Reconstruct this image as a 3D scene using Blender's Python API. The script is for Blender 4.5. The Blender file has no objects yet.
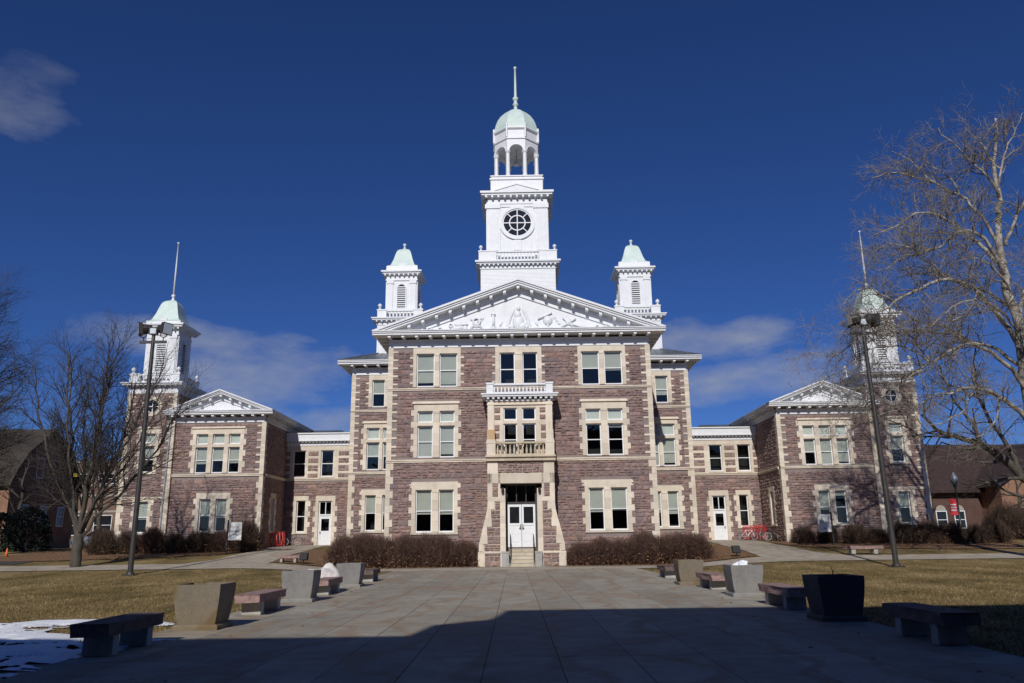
import bpy, bmesh, math, random
import numpy as np
from mathutils import Vector, Matrix, noise as mnoise

random.seed(7)
R = math.radians
scene = bpy.context.scene
COL = scene.collection

# ------------------------------------------------------------------ camera
F_PX, PITCH, ROLL, EYE = 796.0, R(14.0), R(0.75), 1.65
_f = Vector((0, math.cos(PITCH), math.sin(PITCH)))
_r0 = Vector((1, 0, 0)); _u0 = _r0.cross(_f)
_r = _r0*math.cos(ROLL) - _u0*math.sin(ROLL)
_u = _u0*math.cos(ROLL) + _r0*math.sin(ROLL)
cam_data = bpy.data.cameras.new('camera')
cam_data.sensor_width = 36.0; cam_data.sensor_fit = 'HORIZONTAL'
cam_data.lens = 36.0*F_PX/1024.0
cam_data.clip_start = 0.1; cam_data.clip_end = 6000
cam = bpy.data.objects.new('camera', cam_data); COL.objects.link(cam)
m3 = Matrix((_r, _u, -_f)).transposed()
cam.matrix_world = Matrix.Translation((0, 0, EYE)) @ m3.to_4x4()
scene.camera = cam

# ------------------------------------------------------------------ sky, sun, exposure
SUN_EL, SUN_AZ = R(33.0), R(8.0)            # azimuth: light travels towards +Y, turned 8 deg to +X
SKY_STRENGTH = 0.058
world = bpy.data.worlds.new('World'); scene.world = world; world.use_nodes = True
wn, wl = world.node_tree.nodes, world.node_tree.links
wn.clear()
w_out = wn.new('ShaderNodeOutputWorld'); w_bg = wn.new('ShaderNodeBackground')
w_sky = wn.new('ShaderNodeTexSky'); w_sky.sky_type = 'NISHITA'; w_sky.sun_disc = False
w_sky.sun_elevation = SUN_EL; w_sky.sun_rotation = math.pi + SUN_AZ
w_sky.altitude = 400; w_sky.air_density = 0.75; w_sky.dust_density = 0.35; w_sky.ozone_density = 4.0
w_bg.inputs['Strength'].default_value = SKY_STRENGTH
w_hs = wn.new('ShaderNodeHueSaturation'); w_hs.inputs['Saturation'].default_value = 1.03
w_hs.inputs['Value'].default_value = 1.0
w_tint = wn.new('ShaderNodeMixRGB'); w_tint.blend_type = 'MULTIPLY'; w_tint.inputs['Fac'].default_value = 1.0
w_tint.inputs['Color2'].default_value = (.58, .78, 1.28, 1)      # a winter sky seen through a polariser
wl.new(w_sky.outputs['Color'], w_tint.inputs['Color1']); wl.new(w_tint.outputs['Color'], w_hs.inputs['Color'])
w_tc = wn.new('ShaderNodeTexCoord')
w_noise = wn.new('ShaderNodeTexNoise'); w_noise.inputs['Scale'].default_value = 7.0
w_noise.inputs['Detail'].default_value = 9.0; w_noise.inputs['Roughness'].default_value = 0.58
w_nm = wn.new('ShaderNodeMapping'); w_nm.inputs['Scale'].default_value = (1.0, 1.0, 2.6)
wl.new(w_tc.outputs['Generated'], w_nm.inputs['Vector']); wl.new(w_nm.outputs['Vector'], w_noise.inputs['Vector'])
def sky_dir(az, el):
    return Vector((math.sin(R(az))*math.cos(R(el)), math.cos(R(az))*math.cos(R(el)), math.sin(R(el))))
# faint winter clouds: (azimuth, elevation, width, height, opacity)
CLOUDS = [(-35.0, 26.5, .085, .040, .38), (-33.5, 28.5, .045, .020, .22), (-17.5, 10.8, .135, .056, .66), (-12.5, 8.0, .12, .034, .66), (-25.5, 13.2, .09, .026, .45),
          (15.0, 13.6, .10, .036, .72), (18.2, 10.6, .13, .034, .62)]
prev = None
for az, el, ww, hh, op in CLOUDS:
    d = sky_dir(az, el); rt = Vector((math.cos(R(az)), -math.sin(R(az)), 0)); up = rt.cross(d) * -1
    if up.z < 0: up = -up
    def dotn(vec, sc):
        n = wn.new('ShaderNodeVectorMath'); n.operation = 'DOT_PRODUCT'
        n.inputs[1].default_value = tuple(Vector(vec)/sc); wl.new(w_tc.outputs['Generated'], n.inputs[0])
        return n.outputs['Value']
    def mth(op_, a, b=None, v=None, clamp=False):
        n = wn.new('ShaderNodeMath'); n.operation = op_; n.use_clamp = clamp
        wl.new(a, n.inputs[0])
        if b is not None: wl.new(b, n.inputs[1])
        if v is not None: n.inputs[1].default_value = v
        return n.outputs[0]
    a = dotn(rt, ww)
    b_ = mth('SUBTRACT', dotn(up, hh), v=0.0)
    fr = dotn(d, 1.0)
    rr = mth('ADD', mth('MULTIPLY', a, a), mth('MULTIPLY', b_, b_))
    soft = mth('SUBTRACT', mth('MULTIPLY', w_noise.outputs['Fac'], v=3.2), mth('ADD', mth('MULTIPLY', rr, v=0.75), v=0.95))
    soft = mth('MULTIPLY', soft, v=op, clamp=True)
    front = mth('GREATER_THAN', fr, v=0.5)
    soft = mth('MULTIPLY', soft, front)
    soft = mth('MINIMUM', soft, v=op)
    prev = soft if prev is None else mth('MAXIMUM', prev, soft)
w_mix = wn.new('ShaderNodeMixRGB'); w_mix.inputs['Color2'].default_value = (6.6, 7.0, 8.0, 1)
CLOUD_MIX = w_mix
wl.new(prev, w_mix.inputs['Fac']); wl.new(w_hs.outputs['Color'], w_mix.inputs['Color1'])
wl.new(w_mix.outputs['Color'], w_bg.inputs['Color']); wl.new(w_bg.outputs['Background'], w_out.inputs['Surface'])

sun_data = bpy.data.lights.new('sun', 'SUN'); sun_data.energy = 4.1; sun_data.angle = R(0.5); sun_data.color = (1.0, 0.97, 0.93)
sun = bpy.data.objects.new('sun', sun_data); COL.objects.link(sun)
SUN_DIR = Vector((math.sin(SUN_AZ)*math.cos(SUN_EL), math.cos(SUN_AZ)*math.cos(SUN_EL), -math.sin(SUN_EL)))
sun.rotation_euler = SUN_DIR.to_track_quat('-Z', 'Y').to_euler(); sun.location = (-10, -40, 40)

vs = scene.view_settings
vs.view_transform = 'Standard'; vs.look = 'None'; vs.exposure = -0.22; vs.gamma = 1.0; vs.use_curve_mapping = False
scene.render.engine = 'CYCLES'
scene.cycles.max_bounces = 6; scene.cycles.transparent_max_bounces = 12
scene.cycles.use_denoising = True

# ------------------------------------------------------------------ materials
def new_mat(name):
    m = bpy.data.materials.new(name); m.use_nodes = True
    nt = m.node_tree; return m, nt.nodes, nt.links, nt.nodes['Principled BSDF']
def ramp(n, stops):
    r = n.new('ShaderNodeValToRGB'); e = r.color_ramp.elements
    while len(e) < len(stops): e.new(0.5)
    for i, (p, c) in enumerate(stops):
        e[i].position = p; e[i].color = (*c, 1)
    return r
def coords(n, l, scale=(1, 1, 1), kind='Object'):
    tc = n.new('ShaderNodeTexCoord'); mp = n.new('ShaderNodeMapping'); mp.inputs['Scale'].default_value = scale
    l.new(tc.outputs[kind], mp.inputs['Vector']); return mp.outputs['Vector']
def noise(n, l, vec, scale, detail=5, rough=.55):
    t = n.new('ShaderNodeTexNoise'); t.inputs['Scale'].default_value = scale
    t.inputs['Detail'].default_value = detail; t.inputs['Roughness'].default_value = rough
    l.new(vec, t.inputs['Vector']); return t
def bump(n, l, p, height, strength, dist=0.02):
    b = n.new('ShaderNodeBump'); b.inputs['Strength'].default_value = strength; b.inputs['Distance'].default_value = dist
    l.new(height, b.inputs['Height']); l.new(b.outputs['Normal'], p.inputs['Normal'])
def mixc(n, l, fac, a, b, mode='MIX'):
    m = n.new('ShaderNodeMixRGB'); m.blend_type = mode
    for s, v in (('Fac', fac), ('Color1', a), ('Color2', b)):
        if isinstance(v, (int, float)): m.inputs[s].default_value = v
        elif isinstance(v, tuple): m.inputs[s].default_value = (*v, 1)
        else: l.new(v, m.inputs[s])
    return m.outputs['Color']
def mat_noise(name, c1, c2, scale=3.0, rough=.8, bumps=0.2, bscale=None, bdist=.02, metal=0.0, stops=None, vscale=(1, 1, 1), island=0.0):
    m, n, l, p = new_mat(name)
    v = coords(n, l, vscale)
    t = noise(n, l, v, scale, 6, .6)
    rp = ramp(n, stops or [(.32, c1), (.68, c2)])
    l.new(t.outputs['Fac'], rp.inputs['Fac'])
    c = rp.outputs['Color']
    if island:
        g = n.new('ShaderNodeNewGeometry'); mr = n.new('ShaderNodeMapRange')
        mr.inputs['To Min'].default_value = 1-island; mr.inputs['To Max'].default_value = 1+island
        l.new(g.outputs['Random Per Island'], mr.inputs['Value'])
        hs = n.new('ShaderNodeHueSaturation'); l.new(c, hs.inputs['Color']); l.new(mr.outputs['Result'], hs.inputs['Value'])
        c = hs.outputs['Color']
    l.new(c, p.inputs['Base Color'])
    p.inputs['Roughness'].default_value = rough; p.inputs['Metallic'].default_value = metal
    if bumps:
        t2 = noise(n, l, v, bscale or scale*5, 6, .65)
        bump(n, l, p, t2.outputs['Fac'], bumps, bdist)
    return m
M = {}
# rock-faced quartzite blocks: each block its own tint
def quartzite(name, cols, val=1.0):
    m, n, l, p = new_mat(name)
    g = n.new('ShaderNodeNewGeometry')
    mean = (.265, .188, .176); cols = [tuple((.55*c[i]+.45*mean[i])*(.98, .96, .91)[i] for i in range(3)) for c in cols]
    k = len(cols); rp = ramp(n, [(i/(k-1), tuple(c*val for c in cols[i])) for i in range(k)])
    rp.color_ramp.interpolation = 'CONSTANT'
    l.new(g.outputs['Random Per Island'], rp.inputs['Fac'])
    v = coords(n, l)
    t = noise(n, l, v, 5.5, 7, .7); t3 = noise(n, l, v, 0.35, 3, .5)
    r2 = ramp(n, [(.25, (.66, .65, .65)), (.75, (1.32, 1.30, 1.29))]); l.new(t.outputs['Fac'], r2.inputs['Fac'])
    c = mixc(n, l, 1.0, rp.outputs['Color'], r2.outputs['Color'], 'MULTIPLY')
    r3 = ramp(n, [(.3, (.84, .85, .9)), (.7, (1.1, 1.06, 1.02))]); l.new(t3.outputs['Fac'], r3.inputs['Fac'])
    c = mixc(n, l, 1.0, c, r3.outputs['Color'], 'MULTIPLY')
    l.new(c, p.inputs['Base Color']); p.inputs['Roughness'].default_value = .85
    t2 = noise(n, l, v, 9, 6, .7); bump(n, l, p, t2.outputs['Fac'], 0.7, .06)
    return m
QCOL = [(.235, .162, .155), (.30, .205, .19), (.21, .155, .158), (.34, .235, .215), (.185, .148, .155), (.28, .182, .168), (.25, .195, .195), (.38, .27, .24), (.27, .2, .17), (.32, .20, .16), (.20, .165, .172), (.29, .215, .205), (.25, .165, .155), (.31, .21, .20), (.225, .155, .15)]
M['stone'] = quartzite('quartzite', QCOL)
M['mortar'] = mat_noise('mortar', (.21, .165, .15), (.28, .225, .205), 4, .95, .2)
def sandstone(name, a, b, stain):
    m, n, l, p = new_mat(name)
    v = coords(n, l); t = noise(n, l, v, 1.6, 6, .6); rp = ramp(n, [(.3, a), (.7, b)]); l.new(t.outputs['Fac'], rp.inputs['Fac'])
    g = n.new('ShaderNodeNewGeometry'); mr = n.new('ShaderNodeMapRange'); mr.inputs['To Min'].default_value = .84; mr.inputs['To Max'].default_value = 1.12
    l.new(g.outputs['Random Per Island'], mr.inputs['Value'])
    hs = n.new('ShaderNodeHueSaturation'); l.new(rp.outputs['Color'], hs.inputs['Color']); l.new(mr.outputs['Result'], hs.inputs['Value'])
    v2 = coords(n, l, (1, 1, .35)); t2 = noise(n, l, v2, 2.2, 7, .65); r2 = ramp(n, [(.55, (0, 0, 0)), (.75, (1, 1, 1))]); l.new(t2.outputs['Fac'], r2.inputs['Fac'])
    ms = n.new('ShaderNodeMath'); ms.operation = 'MULTIPLY'; ms.inputs[1].default_value = .55; l.new(r2.outputs['Color'], ms.inputs[0])
    c = mixc(n, l, ms.outputs[0], hs.outputs['Color'], stain)
    l.new(c, p.inputs['Base Color']); p.inputs['Roughness'].default_value = .85
    t3 = noise(n, l, v, 14, 5, .6); bump(n, l, p, t3.outputs['Fac'], .35, .02)
    return m
M['trim'] = sandstone('sandstone_trim', (.60, .515, .40), (.72, .63, .51), (.45, .34, .22))
M['trim_old'] = sandstone('weathered_sandstone', (.42, .35, .25), (.58, .49, .36), (.13, .11, .095))
M['trim_rust'] = sandstone('rust_stained_sandstone', (.50, .33, .17), (.58, .42, .25), (.40, .18, .06))
def white_paint():
    m, n, l, p = new_mat('white_paint')
    v = coords(n, l); t = noise(n, l, v, 2.2, 6); rp = ramp(n, [(.3, (.68, .69, .70)), (.7, (.755, .76, .765))]); l.new(t.outputs['Fac'], rp.inputs['Fac'])
    v2 = coords(n, l, (1, 1, .22)); t2 = noise(n, l, v2, 3.2, 8, .68); r2 = ramp(n, [(.56, (0, 0, 0)), (.78, (1, 1, 1))]); l.new(t2.outputs['Fac'], r2.inputs['Fac'])
    t3 = noise(n, l, v, 7, 8, .7); r3 = ramp(n, [(.60, (0, 0, 0)), (.66, (1, 1, 1))]); l.new(t3.outputs['Fac'], r3.inputs['Fac'])
    a = n.new('ShaderNodeMath'); a.operation = 'MULTIPLY'; a.inputs[1].default_value = .40; l.new(r2.outputs['Color'], a.inputs[0])
    b = n.new('ShaderNodeMath'); b.operation = 'MULTIPLY'; b.inputs[1].default_value = .22; l.new(r3.outputs['Color'], b.inputs[0])
    c = mixc(n, l, a.outputs[0], rp.outputs['Color'], (.50, .49, .46)); c = mixc(n, l, b.outputs[0], c, (.42, .41, .38))
    l.new(c, p.inputs['Base Color']); p.inputs['Roughness'].default_value = .5
    t4 = noise(n, l, v, 9, 6); bump(n, l, p, t4.outputs['Fac'], .15, .01); return m
M['white'] = white_paint()
def clapboard():
    m, n, l, p = new_mat('white_clapboard')
    v = coords(n, l); t = noise(n, l, v, 2.0, 4); rp = ramp(n, [(.3, (.68, .69, .70)), (.7, (.74, .745, .75))]); l.new(t.outputs['Fac'], rp.inputs['Fac'])
    l.new(rp.outputs['Color'], p.inputs['Base Color']); p.inputs['Roughness'].default_value = .5
    return m
M['clap'] = clapboard()
M['sash'] = mat_noise('white_sash_paint', (.72, .72, .72), (.80, .80, .80), 3, .45, 0)
M['copper'] = mat_noise('pale_green_copper', (.50, .66, .59), (.60, .74, .67), 1.8, .55, .1, stops=[(.3, (.50, .61, .55)), (.55, (.58, .68, .62)), (.8, (.66, .73, .69))])
def slate():
    m, n, l, p = new_mat('standing_seam_roof')
    v = coords(n, l); t = noise(n, l, v, 1.3, 5); rp = ramp(n, [(.3, (.085, .098, .11)), (.7, (.14, .155, .168))]); l.new(t.outputs['Fac'], rp.inputs['Fac'])
    l.new(rp.outputs['Color'], p.inputs['Base Color']); p.inputs['Roughness'].default_value = .45; p.inputs['Metallic'].default_value = .2
    return m
M['roof'] = slate()
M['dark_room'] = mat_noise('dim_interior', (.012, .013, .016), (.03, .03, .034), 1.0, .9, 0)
M['blind'] = mat_noise('roller_blind', (.47, .475, .46), (.55, .555, .54), .8, .85, 0)
M['blind_light'] = mat_noise('pale_roller_blind', (.66, .68, .67), (.74, .75, .74), .8, .85, 0)
def glass():
    m, n, l, p = new_mat('window_glass'); n.remove(p); out = n['Material Output']
    tr = n.new('ShaderNodeBsdfTransparent'); tr.inputs['Color'].default_value = (.88, .90, .885, 1)
    gl = n.new('ShaderNodeBsdfGlossy'); gl.inputs['Roughness'].default_value = .02; gl.inputs['Color'].default_value = (.92, .88, .78, 1)
    fr = n.new('ShaderNodeFresnel'); fr.inputs['IOR'].default_value = 1.5
    v = coords(n, l); t = noise(n, l, v, 1.1, 2); b = n.new('ShaderNodeBump'); b.inputs['Strength'].default_value = .12; b.inputs['Distance'].default_value = .05
    l.new(t.outputs['Fac'], b.inputs['Height']); l.new(b.outputs['Normal'], gl.inputs['Normal'])
    mx = n.new('ShaderNodeMixShader'); l.new(fr.outputs[0], mx.inputs[0]); l.new(tr.outputs[0], mx.inputs[1]); l.new(gl.outputs[0], mx.inputs[2])
    l.new(mx.outputs[0], out.inputs['Surface']); return m
M['glass'] = glass()
M['black_metal'] = mat_noise('black_metal', (.018, .018, .02), (.035, .034, .034), 6, .5, .1)
M['bronze'] = mat_noise('dark_bronze_paint', (.030, .026, .024), (.050, .044, .040), 4, .45, .08)
M['galv'] = mat_noise('galvanised_downspout', (.42, .44, .46), (.55, .57, .58), 5, .4, .1, metal=.3)
def concrete(name, a, b, stain, amt=.45, island=.10, joints=False):
    m, n, l, p = new_mat(name)
    v = coords(n, l); t = noise(n, l, v, .55, 8, .62); rp = ramp(n, [(.3, a), (.7, b)]); l.new(t.outputs['Fac'], rp.inputs['Fac'])
    g = n.new('ShaderNodeNewGeometry'); mr = n.new('ShaderNodeMapRange'); mr.inputs['To Min'].default_value = 1-island; mr.inputs['To Max'].default_value = 1+island
    l.new(g.outputs['Random Per Island'], mr.inputs['Value'])
    hs = n.new('ShaderNodeHueSaturation'); l.new(rp.outputs['Color'], hs.inputs['Color']); l.new(mr.outputs['Result'], hs.inputs['Value'])
    t2 = noise(n, l, v, .23, 8, .68); r2 = ramp(n, [(.48, (0, 0, 0)), (.66, (1, 1, 1))]); l.new(t2.outputs['Fac'], r2.inputs['Fac'])
    w = n.new('ShaderNodeTexWave'); w.inputs['Scale'].default_value = .22; w.inputs['Distortion'].default_value = 14; w.inputs['Detail'].default_value = 5
    l.new(v, w.inputs['Vector']); r4 = ramp(n, [(.78, (0, 0, 0)), (.98, (1, 1, 1))]); l.new(w.outputs['Fac'], r4.inputs['Fac'])
    add = n.new('ShaderNodeMath'); add.operation = 'MAXIMUM'; l.new(r2.outputs['Color'], add.inputs[0]); l.new(r4.outputs['Color'], add.inputs[1])
    ms = n.new('ShaderNodeMath'); ms.operation = 'MULTIPLY'; ms.inputs[1].default_value = amt; l.new(add.outputs[0], ms.inputs[0])
    c = mixc(n, l, ms.outputs[0], hs.outputs['Color'], stain)
    t6 = noise(n, l, v, 1.7, 9, .75); r6 = ramp(n, [(.36, (.72, .70, .67)), (.52, (1, 1, 1)), (.72, (1.08, 1.07, 1.05))]); l.new(t6.outputs['Fac'], r6.inputs['Fac'])
    c = mixc(n, l, .85, c, r6.outputs['Color'], 'MULTIPLY')
    t5 = noise(n, l, v, 38, 3, .7); r5 = ramp(n, [(.3, (.82, .82, .82)), (.7, (1.12, 1.12, 1.12))]); l.new(t5.outputs['Fac'], r5.inputs['Fac'])
    c = mixc(n, l, 1.0, c, r5.outputs['Color'], 'MULTIPLY')
    l.new(c, p.inputs['Base Color']); p.inputs['Roughness'].default_value = .85
    bump(n, l, p, t5.outputs['Fac'], .3, .01)
    return m
M['paving'] = concrete('plaza_concrete', (.285, .258, .205), (.370, .338, .275), (.28, .185, .110), .62, .18)
M['walk'] = concrete('sidewalk_concrete', (.37, .322, .25), (.46, .405, .325), (.27, .21, .14), .45, .04)
M['planter'] = concrete('planter_concrete', (.20, .195, .19), (.27, .262, .25), (.18, .15, .10), .3, 0)
M['planter_brown'] = concrete('stained_planter_concrete', (.17, .14, .098), (.24, .205, .155), (.15, .10, .042), .9, 0)
M['planter_shaded'] = concrete('shade_tinted_planter_concrete', (.06, .06, .06), (.095, .093, .09), (.06, .055, .04), .3, 0)  # darker copy of the planter concrete, foreground shade put into its colour
M['bench_leg'] = concrete('bench_leg_concrete', (.36, .35, .33), (.46, .45, .42), (.3, .26, .2), .3, 0)
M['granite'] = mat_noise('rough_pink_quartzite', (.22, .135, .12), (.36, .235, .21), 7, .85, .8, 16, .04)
M['granite_brown_shaded'] = mat_noise('shade_tinted_brown_quartzite', (.085, .06, .052), (.16, .11, .095), 7, .85, .8, 16, .04)  # brown stone, darkened further so the foreground shade sits in the colour
M['boulder'] = mat_noise('pale_boulder', (.58, .52, .48), (.78, .74, .70), 4, .9, .6, 9, .05)
M['soil'] = mat_noise('dry_soil', (.05, .038, .028), (.09, .07, .05), 9, .95, .6)
M['snow'] = mat_noise('snow', (.80, .82, .86), (.88, .89, .91), 3, .6, .5, 7, .03)
M['bark_grey'] = mat_noise('grey_bark', (.045, .038, .03), (.10, .084, .065), 5, .9, .6, 22, .02, vscale=(1, 1, .3))
M['twig_grey'] = mat_noise('dark_twigs', (.032, .026, .021), (.055, .044, .036), 3, .9, 0)
M['bark_pale'] = mat_noise('mottled_sycamore_bark', (.2, .17, .13), (.5, .46, .4), 2.6, .8, .3, 9, .02, stops=[(.34, (.09, .072, .055)), (.45, (.20, .175, .14)), (.58, (.36, .33, .28)), (.72, (.48, .45, .40))])
M['twig_tan'] = mat_noise('sycamore_twigs', (.15, .128, .10), (.27, .235, .19), 2, .9, 0)
M['seed'] = mat_noise('dry_seed_leaves', (.13, .075, .04), (.22, .13, .07), 3, .9, 0)
M['shrub'] = mat_noise('bare_shrub_twigs', (.075, .040, .030), (.165, .092, .066), 2.5, .95, 0, island=.65)
M['shrub_dark'] = mat_noise('dark_shrub_twigs', (.05, .032, .022), (.115, .07, .045), 2.5, .95, 0, island=.35)
M['dead_leaf'] = mat_noise('fallen_leaves', (.20, .10, .045), (.34, .19, .09), 3, .9, 0, island=.3)
M['yew'] = mat_noise('dark_evergreen', (.012, .018, .010), (.03, .04, .02), 3, .9, 0, island=.3)
M['mulch'] = mat_noise('mulch_and_leaves', (.12, .065, .035), (.25, .15, .085), 6, .95, .9, 30, .05, stops=[(.3, (.085, .045, .024)), (.5, (.19, .10, .045)), (.72, (.33, .185, .085))])
M['asphalt'] = mat_noise('asphalt', (.035, .035, .036), (.055, .054, .053), 8, .9, .3)
M['red'] = mat_noise('red_paint', (.45, .022, .022), (.55, .035, .03), 4, .4, 0)
M['rubber'] = mat_noise('black_rubber', (.015, .015, .016), (.028, .028, .028), 5, .8, 0)
M['bike_white'] = mat_noise('white_bicycle_paint', (.7, .7, .7), (.78, .78, .78), 5, .35, 0)
M['bike_dark'] = mat_noise('charcoal_bicycle_paint', (.03, .032, .036), (.05, .05, .055), 5, .35, 0)
M['orange'] = mat_noise('orange_plastic', (.75, .14, .02), (.82, .18, .03), 4, .5, 0)
M['sign_white'] = mat_noise('sign_face', (.66, .66, .63), (.74, .74, .71), 2, .5, 0)
M['ink'] = mat_noise('dark_lettering', (.03, .03, .035), (.05, .05, .055), 4, .6, 0)
M['brick_orange'] = None; M['brick_red'] = None
def brick(name, c1, c2, mort, scale=1.0):
    m, n, l, p = new_mat(name)
    tc = n.new('ShaderNodeTexCoord'); g = n.new('ShaderNodeNewGeometry')
    sx = n.new('ShaderNodeSeparateXYZ'); l.new(tc.outputs['Object'], sx.inputs[0])
    ad = n.new('ShaderNodeMath'); ad.operation = 'ADD'; l.new(sx.outputs['X'], ad.inputs[0]); l.new(sx.outputs['Y'], ad.inputs[1])
    cb = n.new('ShaderNodeCombineXYZ'); l.new(ad.outputs[0], cb.inputs['X']); l.new(sx.outputs['Z'], cb.inputs['Y'])
    b = n.new('ShaderNodeTexBrick'); b.inputs['Scale'].default_value = scale
    b.inputs['Brick Width'].default_value = .24; b.inputs['Row Height'].default_value = .08; b.inputs['Mortar Size'].default_value = .008
    b.inputs['Color1'].default_value = (*c1, 1); b.inputs['Color2'].default_value = (*c2, 1); b.inputs['Mortar'].default_value = (*mort, 1)
    l.new(cb.outputs[0], b.inputs['Vector'])
    t = noise(n, l, tc.outputs['Object'], .8, 5); r2 = ramp(n, [(.3, (.75, .75, .75)), (.7, (1.2, 1.2, 1.2))]); l.new(t.outputs['Fac'], r2.inputs['Fac'])
    l.new(mixc(n, l, 1.0, b.outputs['Color'], r2.outputs['Color'], 'MULTIPLY'), p.inputs['Base Color']); p.inputs['Roughness'].default_value = .9
    bump(n, l, p, b.outputs['Fac'], -.3, .01)
    return m
M['brick_orange'] = brick('orange_brick', (.27, .115, .05), (.20, .085, .04), (.3, .25, .2))
M['brick_red'] = brick('red_brick', (.10, .042, .03), (.075, .032, .024), (.10, .085, .07))  # darkened so tree shade on the right building sits in the colour
M['brick_tan'] = brick('tan_brick', (.20, .105, .07), (.15, .08, .052), (.2, .17, .14))
M['shingle'] = mat_noise('brown_shingles', (.030, .017, .014), (.055, .030, .025), 3, .9, .4, 12, .03)  # roof tone lowered as well, tree shade put into the colour
M['shingle_grey'] = mat_noise('grey_brown_shingles', (.035, .028, .022), (.06, .048, .038), 3, .9, .4, 12, .03)
M['white_shingle'] = mat_noise('white_wood_shingles', (.34, .35, .34), (.46, .46, .44), 5, .8, .5, 12, .02)
M['band'] = mat_noise('pale_stone_band', (.30, .27, .23), (.38, .34, .29), 3, .8, 0)
M['car_silver'] = mat_noise('silver_car_paint', (.42, .44, .46), (.46, .48, .50), 2, .3, 0, metal=.4)
M['dark_glass'] = mat_noise('tinted_glass', (.012, .014, .017), (.022, .024, .028), 2, .08, 0)
M['lens'] = mat_noise('floodlight_lens', (.55, .62, .66), (.68, .72, .74), 2, .15, 0)
M['globe'] = mat_noise('frosted_lamp_globe', (.16, .18, .21), (.22, .24, .27), 2, .3, 0)
M['lamp_green'] = mat_noise('dark_green_paint', (.012, .03, .028), (.02, .042, .038), 4, .4, 0)
M['banner_red'] = mat_noise('red_banner', (.55, .025, .03), (.62, .035, .04), 3, .7, 0)
M['banner_white'] = mat_noise('white_print', (.7, .7, .7), (.76, .76, .76), 3, .7, 0)
M['yellow'] = mat_noise('yellow_tag', (.6, .45, .03), (.66, .5, .05), 3, .6, 0)

def lawn_mat(name, blades=False):
    m, n, l, p = new_mat(name)
    v = coords(n, l); vb = coords(n, l, (1, .45, 1))
    t = noise(n, l, vb, .42, 8, .66); t2 = noise(n, l, v, 7, 6, .7)
    rp = ramp(n, [(.28, (.085, .066, .026)), (.42, (.160, .118, .048)), (.57, (.262, .190, .088)), (.74, (.36, .270, .145))]); l.new(t.outputs['Fac'], rp.inputs['Fac'])
    r2 = ramp(n, [(.28, (.55, .57, .52)), (.72, (1.35, 1.32, 1.3))]); l.new(t2.outputs['Fac'], r2.inputs['Fac'])
    c = mixc(n, l, 1.0, rp.outputs['Color'], r2.outputs['Color'], 'MULTIPLY')
    t8 = noise(n, l, v, .9, 8, .7); r8 = ramp(n, [(.60, (0, 0, 0)), (.70, (1, 1, 1))]); l.new(t8.outputs['Fac'], r8.inputs['Fac'])
    if not blades: c = mixc(n, l, r8.outputs['Color'], c, (.12, .088, .055))
    if blades:
        g = n.new('ShaderNodeNewGeometry'); mr = n.new('ShaderNodeMapRange'); mr.inputs['To Min'].default_value = .6; mr.inputs['To Max'].default_value = 1.55
        l.new(g.outputs['Random Per Island'], mr.inputs['Value'])
        hs = n.new('ShaderNodeHueSaturation'); l.new(c, hs.inputs['Color']); l.new(mr.outputs['Result'], hs.inputs['Value']); c = hs.outputs['Color']
    l.new(c, p.inputs['Base Color']); p.inputs['Roughness'].default_value = .95
    p.inputs['Specular IOR Level'].default_value = .15
    if not blades: bump(n, l, p, t2.outputs['Fac'], 1.0, .06)
    return m
M['lawn'] = lawn_mat('dormant_lawn'); M['blade'] = lawn_mat('dormant_grass_blades', True)

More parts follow.
